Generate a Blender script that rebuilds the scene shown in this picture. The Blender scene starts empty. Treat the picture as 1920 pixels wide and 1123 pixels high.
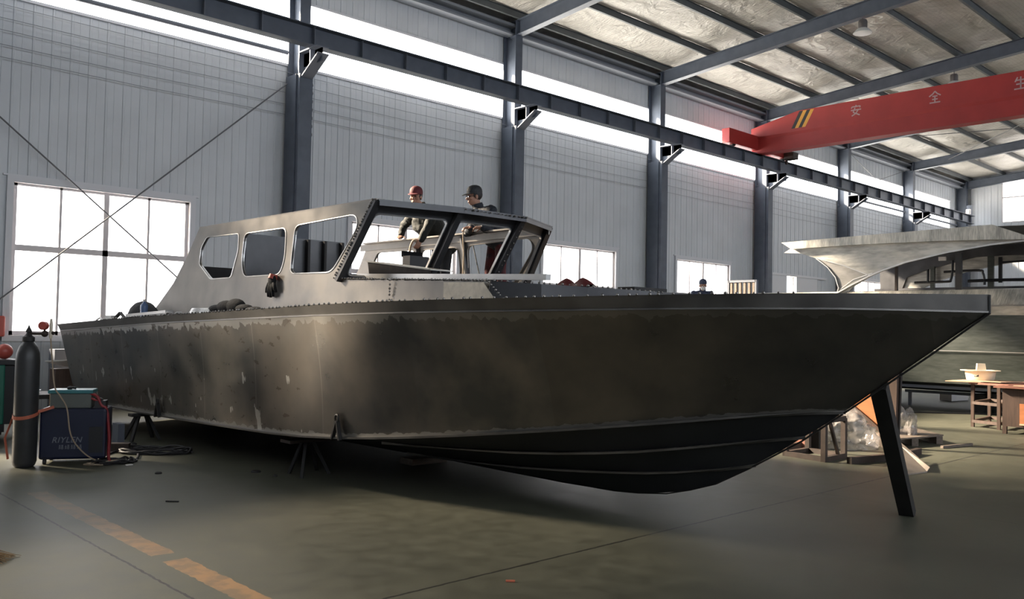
import bpy, bmesh, math, random
from mathutils import Vector, Matrix
V = Vector
random.seed(7)
S = bpy.context.scene
COL = S.collection
PI = math.pi

# ------------------------------------------------------------------ camera
PXF = 1641.06
YAW, PIT, ROL = math.radians(46.2376), math.radians(1.9508), math.radians(1.0719)
CAM = V((0, 0, 1.55))
_F = V((math.cos(YAW)*math.cos(PIT), math.sin(YAW)*math.cos(PIT), math.sin(PIT)))
_R = V((math.sin(YAW), -math.cos(YAW), 0)); _U = _R.cross(_F)
_R2 = math.cos(ROL)*_R + math.sin(ROL)*_U
_U2 = -math.sin(ROL)*_R + math.cos(ROL)*_U
cd = bpy.data.cameras.new('camera'); cam = bpy.data.objects.new('camera', cd); COL.objects.link(cam)
cd.sensor_width = 36; cd.sensor_fit = 'HORIZONTAL'; cd.lens = PXF/1920*36; cd.clip_end = 500
M = Matrix.Identity(4)
for i in range(3):
    M[i][0] = _R2[i]; M[i][1] = _U2[i]; M[i][2] = -_F[i]; M[i][3] = CAM[i]
cam.matrix_world = M
S.camera = cam

def at(x, y, **k):
    """point of the hall seen at a photo pixel, on the plane X=, Y= or Z= given"""
    d = (x-960)/PXF*_R2 - (y-561.5)/PXF*_U2 + _F
    a, v = list(k.items())[0]; i = 'XYZ'.index(a)
    return CAM + d*((v-CAM[i])/d[i])

# ------------------------------------------------------------------ world, sun, exposure
w = bpy.data.worlds.new('world'); S.world = w; w.use_nodes = True
bg = w.node_tree.nodes['Background']; bg.inputs[0].default_value = (.86, .93, 1, 1); bg.inputs[1].default_value = 3.2
sd = bpy.data.lights.new('sun', 'SUN'); so = bpy.data.objects.new('sun', sd); COL.objects.link(so)
sd.energy = 85; sd.angle = math.radians(9); sd.color = (1, .84, .64)
_az, _el = math.radians(27), math.radians(30.5)
sun_dir = V((math.sin(_az)*math.cos(_el), -math.cos(_az)*math.cos(_el), -math.sin(_el)))
so.rotation_euler = sun_dir.to_track_quat('-Z', 'Y').to_euler(); so.location = (0, 60, 50)
S.view_settings.view_transform = 'Standard'; S.view_settings.look = 'None'
S.view_settings.gamma = 1; S.view_settings.use_curve_mapping = False
S.view_settings.exposure = 0.7
STRIP_E, PANE_E, FILL_E = 10.0, 4.0, 7.2

# ------------------------------------------------------------------ helpers
def box(bm, x0, x1, y0, y1, z0, z1):
    x0, x1 = min(x0, x1), max(x0, x1); y0, y1 = min(y0, y1), max(y0, y1); z0, z1 = min(z0, z1), max(z0, z1)
    v = [bm.verts.new(p) for p in ((x0,y0,z0),(x1,y0,z0),(x1,y1,z0),(x0,y1,z0),(x0,y0,z1),(x1,y0,z1),(x1,y1,z1),(x0,y1,z1))]
    for f in ((0,3,2,1),(4,5,6,7),(0,1,5,4),(1,2,6,5),(2,3,7,6),(3,0,4,7)): bm.faces.new([v[i] for i in f])

def frame(d, up=V((0, 0, 1))):
    d = V(d).normalized(); up = V(up)
    if abs(d.dot(up)) > .98: up = V((0, 1, 0)) if abs(d.y) < .9 else V((1, 0, 0))
    s = d.cross(up).normalized(); u = s.cross(d).normalized()
    return d, s, u

def bar(bm, a, b, w_, h_, up=(0, 0, 1), off=(0, 0)):
    """rectangular bar from a to b, w_ sideways, h_ along up"""
    a, b = V(a), V(b); d, s, u = frame(b-a, up)
    c = []
    for p in (a, b):
        for i, j in ((-1,-1),(1,-1),(1,1),(-1,1)):
            c.append(bm.verts.new(p+s*(i*w_/2+off[0])+u*(j*h_/2+off[1])))
    for f in ((0,1,2,3),(7,6,5,4),(0,4,5,1),(1,5,6,2),(2,6,7,3),(3,7,4,0)): bm.faces.new([c[i] for i in f])

def tube(bm, pts, r, seg=8, cap=True, up=(0, 0, 1)):
    pts = [V(p) for p in pts]; n = len(pts)
    rs = r if isinstance(r, (list, tuple)) else [r]*n
    rings = []; pu = V(up)
    for i, p in enumerate(pts):
        d = (pts[min(i+1, n-1)]-pts[max(i-1, 0)])
        d, s, u = frame(d, pu); pu = u
        rings.append([bm.verts.new(p+(s*math.cos(t)+u*math.sin(t))*rs[i]) for t in [2*PI*k/seg for k in range(seg)]])
    for a, b in zip(rings, rings[1:]):
        for k in range(seg): bm.faces.new((a[k], a[(k+1) % seg], b[(k+1) % seg], b[k]))
    if cap: bm.faces.new(rings[0][::-1]); bm.faces.new(rings[-1])

def lathe(bm, prof, c=(0, 0, 0), seg=20, axis=(0, 0, 1), sx=1):
    """prof: list of (radius, height)"""
    c = V(c); d, s, u = frame(axis); rings = []
    for r, h in prof:
        rings.append([bm.verts.new(c+d*h+(s*math.cos(t)*sx+u*math.sin(t))*max(r, 1e-4)) for t in [2*PI*k/seg for k in range(seg)]])
    for a, b in zip(rings, rings[1:]):
        for k in range(seg): bm.faces.new((a[k], a[(k+1) % seg], b[(k+1) % seg], b[k]))
    bm.faces.new(rings[0][::-1]); bm.faces.new(rings[-1])

def ell(bm, c, r, rot=None, seg=14, rings=9):
    m = Matrix.Translation(V(c)) @ (rot.to_4x4() if rot else Matrix.Identity(4)) @ Matrix.Diagonal((*r, 1))
    bmesh.ops.create_uvsphere(bm, u_segments=seg, v_segments=rings, radius=1, matrix=m)

def prism(bm, pts, ext):
    """closed solid: polygon pts swept by the vector ext"""
    ext = V(ext); a = [bm.verts.new(V(p)) for p in pts]; b = [bm.verts.new(V(p)+ext) for p in pts]
    n = len(a)
    try:
        bm.faces.new(a[::-1]); bm.faces.new(b)
    except Exception: pass
    for i in range(n): bm.faces.new((a[i], a[(i+1) % n], b[(i+1) % n], b[i]))

def loft(bm, rows, closed=False):
    vs = [[bm.verts.new(V(p)) for p in r] for r in rows]
    for a, b in zip(vs, vs[1:]):
        m = len(a)
        for k in range(m if closed else m-1): bm.faces.new((a[k], a[(k+1) % m], b[(k+1) % m], b[k]))
    return vs

def plate(bm, outline, holes, fn, th):
    """flat plate with holes: 2D outline and holes, fn maps (u,v)->3D, th = thickness vector"""
    th = V(th); edges = []
    for lp in [outline]+holes:
        vs = [bm.verts.new(fn(*p)) for p in lp]
        for i in range(len(vs)): edges.append(bm.edges.new((vs[i], vs[(i+1) % len(vs)])))
    r = bmesh.ops.triangle_fill(bm, use_beauty=True, edges=edges)
    fs = [g for g in r['geom'] if isinstance(g, bmesh.types.BMFace)]
    e = bmesh.ops.extrude_face_region(bm, geom=fs)
    bmesh.ops.translate(bm, verts=[g for g in e['geom'] if isinstance(g, bmesh.types.BMVert)], vec=th)

def rounded(poly, r=.06, n=4):
    out = []; m = len(poly)
    for i in range(m):
        p, a, b = V(poly[i]), V(poly[i-1]), V(poly[(i+1) % m])
        ra = min(r, (a-p).length*.45); rb = min(r, (b-p).length*.45)
        p0 = p+(a-p).normalized()*ra; p1 = p+(b-p).normalized()*rb
        for k in range(n+1):
            t = k/n; q = p0*(1-t)**2+p*2*t*(1-t)+p1*t*t; out.append((q.x, q.y))
    return out

def arr(*k): return k

def base_of(bm):
    xs = [v.co.x for v in bm.verts]; ys = [v.co.y for v in bm.verts]; zs = [v.co.z for v in bm.verts]
    return V(((min(xs)+max(xs))/2, (min(ys)+max(ys))/2, min(zs)))

def wloc(o):
    p = V((0, 0, 0))
    while o: p = p+o.location; o = o.parent
    return p

def obj(name, bm, mat, parent=None, smooth=False, bevel=0, local=False):
    """link bm (world coordinates unless local) as ONE mesh object"""
    bmesh.ops.recalc_face_normals(bm, faces=bm.faces)
    if parent is None:
        b = V((0, 0, 0)) if local else base_of(bm); loc = b; sh = b
    else:
        loc = V((0, 0, 0)); sh = V((0, 0, 0)) if local else wloc(parent)
    if sh.length: bmesh.ops.translate(bm, verts=bm.verts, vec=-sh)
    me = bpy.data.meshes.new(name); bm.to_mesh(me); bm.free()
    o = bpy.data.objects.new(name, me); COL.objects.link(o); o.parent = parent; o.location = loc
    if mat: me.materials.append(mat)
    if smooth:
        for p in me.polygons: p.use_smooth = True
        if smooth != 'all':
            me.set_sharp_from_angle(angle=math.radians(38))
    if bevel:
        md = o.modifiers.new('bevel', 'BEVEL'); md.width = bevel; md.segments = 2; md.limit_method = 'ANGLE'
    return o

def B(): return bmesh.new()

def tag(o, label, cat, group=None, kind=None):
    o['label'] = label; o['category'] = cat
    if group: o['group'] = group
    if kind: o['kind'] = kind
    return o

def thing(name, label, cat, loc=(0, 0, 0), group=None):
    o = bpy.data.objects.new(name, None); COL.objects.link(o); o.location = loc; o.empty_display_size = .1
    return tag(o, label, cat, group)

def struct(name, bm, mat, parent=None, **k):
    o = obj(name, bm, mat, parent, local=True, **k)
    if parent is None: o['kind'] = 'structure'
    return o

def copy_tree(o, parent=None, loc=None):
    c = o.copy(); COL.objects.link(c); c.parent = parent
    if loc is not None: c.location = loc
    for ch in list(o.children): copy_tree(ch, c)
    return c

# ------------------------------------------------------------------ materials
def mat(name, col, rough=.6, metal=0, noise=0, scale=8, col2=None, bump=0, bscale=30, spec=None, trans=0, stretch=None, detail=6, rvar=0):
    m = bpy.data.materials.new(name); m.use_nodes = True; nt = m.node_tree; N = nt.nodes; L = nt.links
    b = N['Principled BSDF']; b.inputs['Roughness'].default_value = rough; b.inputs['Metallic'].default_value = metal
    b.inputs['Base Color'].default_value = (*col, 1)
    if spec is not None: b.inputs['Specular IOR Level'].default_value = spec
    if trans: b.inputs['Transmission Weight'].default_value = trans
    tc = N.new('ShaderNodeTexCoord'); mp = N.new('ShaderNodeMapping'); L.new(tc.outputs['Object'], mp.inputs[0])
    if stretch: mp.inputs['Scale'].default_value = stretch
    if noise or col2:
        nz = N.new('ShaderNodeTexNoise'); nz.inputs['Scale'].default_value = scale; nz.inputs['Detail'].default_value = detail
        L.new(mp.outputs[0], nz.inputs[0])
        cr = N.new('ShaderNodeValToRGB'); c2 = col2 or tuple(c*(1-noise) for c in col)
        cr.color_ramp.elements[0].position = .35; cr.color_ramp.elements[1].position = .65
        cr.color_ramp.elements[0].color = (*c2, 1); cr.color_ramp.elements[1].color = (*col, 1)
        L.new(nz.outputs[0], cr.inputs[0]); L.new(cr.outputs[0], b.inputs['Base Color'])
        if rvar:
            mr = N.new('ShaderNodeMapRange'); mr.inputs[1].default_value = .3; mr.inputs[2].default_value = .7
            mr.inputs[3].default_value = rough-rvar; mr.inputs[4].default_value = rough+rvar
            L.new(nz.outputs[0], mr.inputs[0]); L.new(mr.outputs[0], b.inputs['Roughness'])
    if bump:
        n2 = N.new('ShaderNodeTexNoise'); n2.inputs['Scale'].default_value = bscale; n2.inputs['Detail'].default_value = 4
        L.new(mp.outputs[0], n2.inputs[0])
        bp = N.new('ShaderNodeBump'); bp.inputs['Strength'].default_value = bump; bp.inputs['Distance'].default_value = .02
        L.new(n2.outputs[0], bp.inputs['Height']); L.new(bp.outputs[0], b.inputs['Normal'])
    return m

def emis_pane(name, col, e, tr):
    """dusty daylight pane: part clear, part glowing with the daylight behind it"""
    m = bpy.data.materials.new(name); m.use_nodes = True; nt = m.node_tree; N = nt.nodes; L = nt.links
    N.remove(N['Principled BSDF']); o = N['Material Output']
    t = N.new('ShaderNodeBsdfTransparent'); em = N.new('ShaderNodeEmission'); em.inputs[0].default_value = (*col, 1); em.inputs[1].default_value = e
    gl = N.new('ShaderNodeBsdfGlossy'); gl.inputs['Roughness'].default_value = .1
    m1 = N.new('ShaderNodeMixShader'); m1.inputs[0].default_value = tr; L.new(em.outputs[0], m1.inputs[1]); L.new(t.outputs[0], m1.inputs[2])
    m2 = N.new('ShaderNodeMixShader'); m2.inputs[0].default_value = .05; L.new(m1.outputs[0], m2.inputs[1]); L.new(gl.outputs[0], m2.inputs[2])
    L.new(m2.outputs[0], o.inputs[0]); return m

def nodes_mat(name):
    m = bpy.data.materials.new(name); m.use_nodes = True
    return m, m.node_tree.nodes, m.node_tree.links, m.node_tree.nodes['Principled BSDF']

def math_n(N, L, op, a, b=None, c=None):
    n = N.new('ShaderNodeMath'); n.operation = op
    for i, v in enumerate((a, b, c)):
        if v is None: continue
        if isinstance(v, (int, float)): n.inputs[i].default_value = v
        else: L.new(v, n.inputs[i])
    return n.outputs[0]

def mixc(N, L, f, a, b):
    n = N.new('ShaderNodeMix'); n.data_type = 'RGBA'
    if isinstance(f, (int, float)): n.inputs[0].default_value = f
    else: L.new(f, n.inputs[0])
    for i, v in ((6, a), (7, b)):
        if isinstance(v, tuple): n.inputs[i].default_value = (*v, 1)
        else: L.new(v, n.inputs[i])
    return n.outputs[2]

def floor_mat():
    m, N, L, b = nodes_mat('painted_concrete')
    tc = N.new('ShaderNodeTexCoord'); sp = N.new('ShaderNodeSeparateXYZ'); L.new(tc.outputs['Object'], sp.inputs[0])
    X, Y = sp.outputs[0], sp.outputs[1]
    def nz(s, d=5, stretch=None):
        n = N.new('ShaderNodeTexNoise'); n.inputs['Scale'].default_value = s; n.inputs['Detail'].default_value = d
        if stretch:
            mp = N.new('ShaderNodeMapping'); mp.inputs['Scale'].default_value = stretch; L.new(tc.outputs['Object'], mp.inputs[0]); L.new(mp.outputs[0], n.inputs[0])
        else: L.new(tc.outputs['Object'], n.inputs[0])
        return n.outputs[0]
    big = nz(.7, 8); fine = nz(6, 8); grit = nz(90, 3)
    r1 = N.new('ShaderNodeValToRGB'); r1.color_ramp.elements[0].position = .35; r1.color_ramp.elements[1].position = .68
    r1.color_ramp.elements[0].color = (.070, .073, .056, 1); r1.color_ramp.elements[1].color = (.104, .106, .081, 1); L.new(big, r1.inputs[0])
    r2 = N.new('ShaderNodeValToRGB'); r2.color_ramp.elements[0].position = .3; r2.color_ramp.elements[1].position = .75
    r2.color_ramp.elements[0].color = (.80, .78, .74, 1); r2.color_ramp.elements[1].color = (1.18, 1.16, 1.12, 1); L.new(fine, r2.inputs[0])
    mu = N.new('ShaderNodeMix'); mu.data_type = 'RGBA'; mu.blend_type = 'MULTIPLY'; mu.inputs[0].default_value = 1
    L.new(r1.outputs[0], mu.inputs[6]); L.new(r2.outputs[0], mu.inputs[7]); col = mu.outputs[2]
    # pale worn area near the wall side
    # yellow lane line along Y at X 2.36-2.58, in worn dashes
    wob = math_n(N, L, 'MULTIPLY', math_n(N, L, 'SUBTRACT', nz(9), .5), .05)
    dx = math_n(N, L, 'ABSOLUTE', math_n(N, L, 'ADD', math_n(N, L, 'SUBTRACT', X, 2.43), wob))
    inl = math_n(N, L, 'LESS_THAN', dx, .080)
    gap = math_n(N, L, 'GREATER_THAN', math_n(N, L, 'ABSOLUTE', math_n(N, L, 'SUBTRACT', math_n(N, L, 'ADD', Y, wob), 5.78)), .09)
    end = math_n(N, L, 'LESS_THAN', Y, 8.7)
    wr = N.new('ShaderNodeValToRGB'); wr.color_ramp.elements[0].position = .42; wr.color_ramp.elements[1].position = .58; L.new(nz(7, 8), wr.inputs[0])
    fade = N.new('ShaderNodeMapRange'); fade.inputs[1].default_value = 9.2; fade.inputs[2].default_value = 5.2; fade.inputs[3].default_value = .10; fade.inputs[4].default_value = .66; L.new(Y, fade.inputs[0])
    wv = math_n(N, L, 'MULTIPLY', math_n(N, L, 'ADD', math_n(N, L, 'MULTIPLY', wr.outputs[0], .45), .45), fade.outputs[0])
    msk = math_n(N, L, 'MULTIPLY', math_n(N, L, 'MULTIPLY', inl, gap), math_n(N, L, 'MULTIPLY', end, wv))
    col = mixc(N, L, msk, col, (.46, .24, .09))
    # slab joints, with broken edges
    w2 = math_n(N, L, 'MULTIPLY', math_n(N, L, 'SUBTRACT', nz(14, 6), .5), .03)
    def joint(C, v, wd):
        d = math_n(N, L, 'ABSOLUTE', math_n(N, L, 'ADD', math_n(N, L, 'SUBTRACT', C, v), w2))
        return math_n(N, L, 'LESS_THAN', d, wd)
    j = joint(X, 2.17, .009)
    for C, v, wd in ((Y, 4.13, .010), (X, 14.2, .010), (Y, 10.13, .006), (X, 8.2, .003)): j = math_n(N, L, 'MAXIMUM', j, joint(C, v, wd))
    col = mixc(N, L, j, col, (.02, .02, .018))
    L.new(col, b.inputs['Base Color'])
    rr = N.new('ShaderNodeMapRange'); rr.inputs[3].default_value = .42; rr.inputs[4].default_value = .62; L.new(fine, rr.inputs[0]); L.new(rr.outputs[0], b.inputs['Roughness'])
    bp = N.new('ShaderNodeBump'); bp.inputs['Strength'].default_value = .12; bp.inputs['Distance'].default_value = .004; L.new(grit, bp.inputs['Height']); L.new(bp.outputs[0], b.inputs['Normal'])
    b.inputs['Specular IOR Level'].default_value = .35
    return m

def foil_mat():
    m, N, L, b = nodes_mat('roof_insulation_foil')
    b.inputs['Roughness'].default_value = .45; b.inputs['Metallic'].default_value = .15
    tc = N.new('ShaderNodeTexCoord')
    def nz(s, st, d=4, dist=0):
        mp = N.new('ShaderNodeMapping'); mp.inputs['Scale'].default_value = st; L.new(tc.outputs['Object'], mp.inputs[0])
        n = N.new('ShaderNodeTexNoise'); n.inputs['Scale'].default_value = s; n.inputs['Detail'].default_value = d; n.inputs['Distortion'].default_value = dist
        L.new(mp.outputs[0], n.inputs[0]); return n.outputs[0]
    c = N.new('ShaderNodeValToRGB'); c.color_ramp.elements[0].color = (.34, .32, .285, 1); c.color_ramp.elements[1].color = (.50, .475, .43, 1)
    c.color_ramp.elements[0].position = .3; c.color_ramp.elements[1].position = .7; L.new(nz(.9, (1, 1, 1)), c.inputs[0])
    # glued scrim grid in the foil
    wv = N.new('ShaderNodeTexWave'); wv.wave_type = 'BANDS'; wv.bands_direction = 'Y'; wv.inputs['Scale'].default_value = 3.2; wv.inputs['Distortion'].default_value = 1.2; wv.inputs['Detail Scale'].default_value = 2
    L.new(tc.outputs['Object'], wv.inputs[0])
    cr = N.new('ShaderNodeValToRGB'); cr.color_ramp.elements[0].position = .0; cr.color_ramp.elements[0].color = (.84, .84, .84, 1); cr.color_ramp.elements[1].position = .12; cr.color_ramp.elements[1].color = (1, 1, 1, 1)
    L.new(wv.outputs[0], cr.inputs[0])
    mu = N.new('ShaderNodeMix'); mu.data_type = 'RGBA'; mu.blend_type = 'MULTIPLY'; mu.inputs[0].default_value = 1
    L.new(c.outputs[0], mu.inputs[6]); L.new(cr.outputs[0], mu.inputs[7]); L.new(mu.outputs[2], b.inputs['Base Color'])
    h = math_n(N, L, 'ADD', math_n(N, L, 'MULTIPLY', nz(1.6, (1, .8, 1), 5, 1.2), 1.0), math_n(N, L, 'MULTIPLY', nz(5, (2.2, .6, 1), 4, 1.5), .35))
    bp = N.new('ShaderNodeBump'); bp.inputs['Strength'].default_value = .9; bp.inputs['Distance'].default_value = .12; L.new(h, bp.inputs['Height']); L.new(bp.outputs[0], b.inputs['Normal'])
    return m

def alu_mat(name, base=(.36, .35, .335), dark=(.17, .165, .16), rough=.42, metal=.75, seams=True, wear_top=0., wear_bot=0., flecks=False, streak=(1, 1, 1), sscale=2.5, swirl=0):
    """mill-finish plate: mottled tint, plate seams and ground weld borders. UV = (metres along, metres above lower edge), UV2.y = metres below upper edge"""
    m, N, L, b = nodes_mat(name)
    b.inputs['Metallic'].default_value = metal
    tc = N.new('ShaderNodeTexCoord'); uv = N.new('ShaderNodeUVMap'); uv.uv_map = 'UVMap'; uv2 = N.new('ShaderNodeUVMap'); uv2.uv_map = 'UV2'
    s1 = N.new('ShaderNodeSeparateXYZ'); L.new(uv.outputs[0], s1.inputs[0]); s2 = N.new('ShaderNodeSeparateXYZ'); L.new(uv2.outputs[0], s2.inputs[0])
    def nz(s, st=(1, 1, 1), d=6, dist=0):
        mp = N.new('ShaderNodeMapping'); mp.inputs['Scale'].default_value = st; L.new(tc.outputs['Object'], mp.inputs[0])
        n = N.new('ShaderNodeTexNoise'); n.inputs['Scale'].default_value = s; n.inputs['Detail'].default_value = d; n.inputs['Distortion'].default_value = dist
        L.new(mp.outputs[0], n.inputs[0]); return n.outputs[0]
    n1 = nz(1.1, streak, 8, .3); n2 = nz(sscale, streak, 8)
    c = N.new('ShaderNodeValToRGB'); c.color_ramp.elements[0].position = .38; c.color_ramp.elements[1].position = .62
    c.color_ramp.elements[0].color = (*dark, 1); c.color_ramp.elements[1].color = (*base, 1)
    L.new(math_n(N, L, 'ADD', math_n(N, L, 'MULTIPLY', n1, .55), math_n(N, L, 'MULTIPLY', n2, .45)), c.inputs[0]); col = c.outputs[0]
    rg = math_n(N, L, 'ADD', math_n(N, L, 'MULTIPLY', n2, .25), rough-.125)
    if seams:
        t = math_n(N, L, 'ADD', s1.outputs[0], math_n(N, L, 'MULTIPLY', s1.outputs[1], .12))
        fr = math_n(N, L, 'FRACT', math_n(N, L, 'DIVIDE', t, 1.22))
        ln = math_n(N, L, 'LESS_THAN', fr, .012)
        aft = math_n(N, L, 'GREATER_THAN', s1.outputs[0], 6.4)
        ln = math_n(N, L, 'MULTIPLY', ln, aft)
        col = mixc(N, L, math_n(N, L, 'MULTIPLY', ln, .4), col, (.45, .43, .4))
        # plates differ a little
        fl = math_n(N, L, 'FLOOR', math_n(N, L, 'DIVIDE', t, 1.22)); wn = N.new('ShaderNodeTexWhiteNoise'); wn.noise_dimensions = '1D'; L.new(fl, wn.inputs['W'])
        col = mixc(N, L, math_n(N, L, 'MULTIPLY', wn.outputs[0], .45), col, tuple(x*.55 for x in base))
    def ragged(vv, wd):
        return math_n(N, L, 'LESS_THAN', vv, math_n(N, L, 'MULTIPLY', math_n(N, L, 'SUBTRACT', nz(5, (1, 2.2, 1), 9), .22), wd*3.2))
    if wear_top:
        k = ragged(s2.outputs[1], wear_top); fd = N.new('ShaderNodeMapRange'); fd.inputs[1].default_value = 4.5; fd.inputs[2].default_value = 11; fd.inputs[3].default_value = .14; fd.inputs[4].default_value = .6; L.new(s1.outputs[0], fd.inputs[0]); k = math_n(N, L, 'MULTIPLY', k, fd.outputs[0]); col = mixc(N, L, k, col, (.62, .61, .59)); rg = math_n(N, L, 'ADD', rg, math_n(N, L, 'MULTIPLY', k, .15))
    if wear_bot:
        k = ragged(s1.outputs[1], wear_bot); col = mixc(N, L, math_n(N, L, 'MULTIPLY', k, .5), col, (.5, .49, .46)); rg = math_n(N, L, 'ADD', rg, math_n(N, L, 'MULTIPLY', k, .15))
    if flecks:
        f1 = math_n(N, L, 'GREATER_THAN', nz(3.1, (1, 2.2, .9), 3), .655)
        f2 = math_n(N, L, 'LESS_THAN', nz(4.3, (1, 1.3, 2.4), 6, .4), .36)
        zz = N.new('ShaderNodeSeparateXYZ'); L.new(tc.outputs['Object'], zz.inputs[0])
        band = math_n(N, L, 'LESS_THAN', s1.outputs[1], .62); bandy = math_n(N, L, 'GREATER_THAN', s1.outputs[0], 7.6)
        col = mixc(N, L, math_n(N, L, 'MULTIPLY', math_n(N, L, 'MULTIPLY', f1, band), math_n(N, L, 'MULTIPLY', bandy, .85)), col, (.7, .69, .66))
        col = mixc(N, L, math_n(N, L, 'MULTIPLY', math_n(N, L, 'MULTIPLY', f2, bandy), .7), col, (.09, .07, .055))
    L.new(col, b.inputs['Base Color']); L.new(rg, b.inputs['Roughness'])
    bp = N.new('ShaderNodeBump'); bp.inputs['Strength'].default_value = .25; bp.inputs['Distance'].default_value = .01
    L.new(nz(1.4, (1, 1.4, .5), 3), bp.inputs['Height']); L.new(bp.outputs[0], b.inputs['Normal'])
    return m

MT = {}
MT['floor'] = floor_mat()
MT['foil'] = foil_mat()
MT['wall'] = mat('wall_sheet', (.56, .58, .61), .45, 0, .08, 1.2, bump=.05, bscale=3)
MT['wallflash'] = mat('wall_flashing', (.60, .60, .63), .5)
MT['wallflash2'] = mat('eaves_grey', (.22, .235, .26), .5)
MT['winframe'] = mat('window_frame_white', (.58, .54, .55), .5)
MT['steel'] = mat('haze_tinted_steel', (.082, .098, .130), .5, 0, .2, 4)  # veiling haze is mixed into this steel colour, making it paler and bluer
MT['steel_l'] = mat('stiffener_grey', (.13, .145, .18), .5)
MT['purlin'] = mat('purlin_galvanised', (.10, .11, .115), .55, .2, .2, 3)
MT['rope'] = mat('wire_rope', (.12, .12, .13), .6)
MT['wire'] = mat('wall_wire_grey', (.22, .23, .25), .6)
MT['red'] = mat('crane_red', (.36, .030, .028), .5, 0, .12, 2)
MT['yellow'] = mat('warning_yellow', (.62, .30, .04), .5)
MT['black'] = mat('black_paint', (.012, .012, .014), .5)
MT['white'] = mat('white_paint', (.75, .72, .70), .5)
MT['letter'] = mat('faded_white_lettering', (.46, .33, .33), .6)
MT['strip'] = emis_pane('translucent_strip_panel', (.93, .97, 1), STRIP_E, .60)
MT['strip_dim'] = emis_pane('dimmed_strip_panel', (.93, .97, 1), STRIP_E*.6, .11)  # panel of the unseen left bay, dimmed to weaken the sun on the floor
MT['fill_strip'] = emis_pane('added_fill_glow', (.84, .91, 1), FILL_E, 0)  # glow of the added fill strip, no real window
MT['pane'] = emis_pane('dusty_window_pane', (1, .97, .97), PANE_E, .5)
MT['hull'] = alu_mat('hull_side_plate', (.28, .25, .222), (.125, .126, .128), .32, .9, True, .075, .035, True)
MT['strake'] = alu_mat('sheer_plate', (.20, .19, .18), (.12, .115, .11), .42, .8, False, 0, 0, False, (1, 1, 1), 4)
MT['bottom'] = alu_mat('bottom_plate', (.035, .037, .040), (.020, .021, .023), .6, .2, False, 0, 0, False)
MT['cabin'] = alu_mat('cabin_plate', (.25, .232, .21), (.155, .145, .135), .40, .8, False, 0, 0, False, (1, 1, 1), 3)
MT['frame'] = alu_mat('frame_plate', (.115, .115, .12), (.06, .06, .065), .4, .7, False)
MT['alu'] = mat('bright_aluminium', (.62, .61, .60), .35, .8, .15, 5)
MT['raw'] = mat('raw_edge', (.50, .47, .43), .5, .5)
MT['bead'] = mat('weld_bead', (.16, .15, .14), .3, .9)
MT['b2'] = alu_mat('brushed_plate', (.60, .58, .53), (.30, .29, .265), .42, .5, False, 0, 0, False, (1, .9, 4.5), 5)
MT['b2v'] = alu_mat('vertically_ground_plate', (.66, .64, .58), (.30, .29, .265), .42, .5, False, 0, 0, False, (1, 5.5, .8), 7)
MT['b2d'] = alu_mat('dull_plate', (.30, .29, .28), (.20, .195, .185), .45, .5, False, 0, 0, False, (1, 1, 3), 5)
MT['sheet'] = mat('beige_sheet', (.34, .28, .23), .55, 0, .2, 6)
MT['b2hull'] = alu_mat('green_grey_hull_plate', (.080, .090, .082), (.042, .050, .045), .5, .3, False, 0, 0, False, (1, .8, 5), 6)
MT['dark'] = mat('dark_steel', (.028, .026, .026), .6, .2, .3, 6)
MT['rust'] = mat('rusty_brown_steel', (.048, .032, .025), .65, .1, .4, 10)
MT['brownwood'] = mat('brown_wood', (.072, .042, .030), .6, 0, .35, 3, stretch=(8, 8, 1))
MT['ply'] = mat('red_brown_film_plywood', (.42, .155, .06), .5, 0, .18, 3, stretch=(1, 1, 6))
MT['bench'] = mat('workbench_board', (.33, .15, .11), .45, 0, .2, 4)
MT['timber'] = mat('grey_timber', (.19, .15, .12), .7, 0, .35, 5, stretch=(1, 8, 8))
MT['cardboard'] = mat('cardboard', (.30, .21, .14), .8, 0, .1, 4)
MT['cream'] = mat('cream_plastic', (.68, .60, .48), .45)
MT['lightwood'] = mat('pale_board', (.62, .44, .30), .55, 0, .15, 4)
MT['cyl'] = mat('gas_cylinder_paint', (.040, .040, .042), .42, .1, .25, 6)
MT['blue'] = mat('welder_blue', (.010, .014, .040), .42, 0, .15, 4)
MT['teal'] = mat('teal_lid', (.045, .19, .21), .4)
MT['box'] = mat('grey_green_case', (.12, .13, .115), .5, 0, .1, 5)
MT['green'] = mat('machine_green', (.015, .13, .09), .45)
MT['orange'] = mat('orange_strap', (.50, .13, .07), .6)
MT['gauge'] = mat('red_gauge', (.45, .08, .06), .4)
MT['hose'] = mat('tan_hose', (.35, .27, .19), .6)
MT['rubber'] = mat('black_rubber', (.022, .020, .022), .5)
MT['redcable'] = mat('red_cable', (.28, .02, .025), .5)
MT['cloth'] = mat('dark_cloth', (.008, .0085, .011), .85, 0, .3, 12, bump=.4, bscale=25)
MT['skin'] = mat('skin', (.42, .22, .15), .55, 0, .1, 20)
MT['hair'] = mat('hair_black', (.012, .010, .010), .6)
MT['jgreen'] = mat('olive_black_jacket', (.011, .013, .011), .8, 0, .25, 10, bump=.5, bscale=14)
MT['jblue'] = mat('navy_jacket', (.010, .014, .024), .7, 0, .25, 10, bump=.5, bscale=14)
MT['jwork'] = mat('blue_work_jacket', (.045, .055, .10), .75, 0, .2, 10, bump=.4, bscale=14)
MT['trd'] = mat('dark_trousers', (.016, .018, .022), .8, 0, .3, 9, bump=.4, bscale=14)
MT['trred'] = mat('dark_red_trousers', (.11, .012, .014), .8, 0, .4, 9, col2=(.03, .008, .012), bump=.4, bscale=14)
MT['capred'] = mat('maroon_cap', (.11, .012, .018), .7, bump=.3, bscale=60)
MT['capblk'] = mat('black_cap', (.014, .016, .020), .6, bump=.3, bscale=60)
MT['mask'] = mat('white_mask', (.75, .75, .75), .7)
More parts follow.
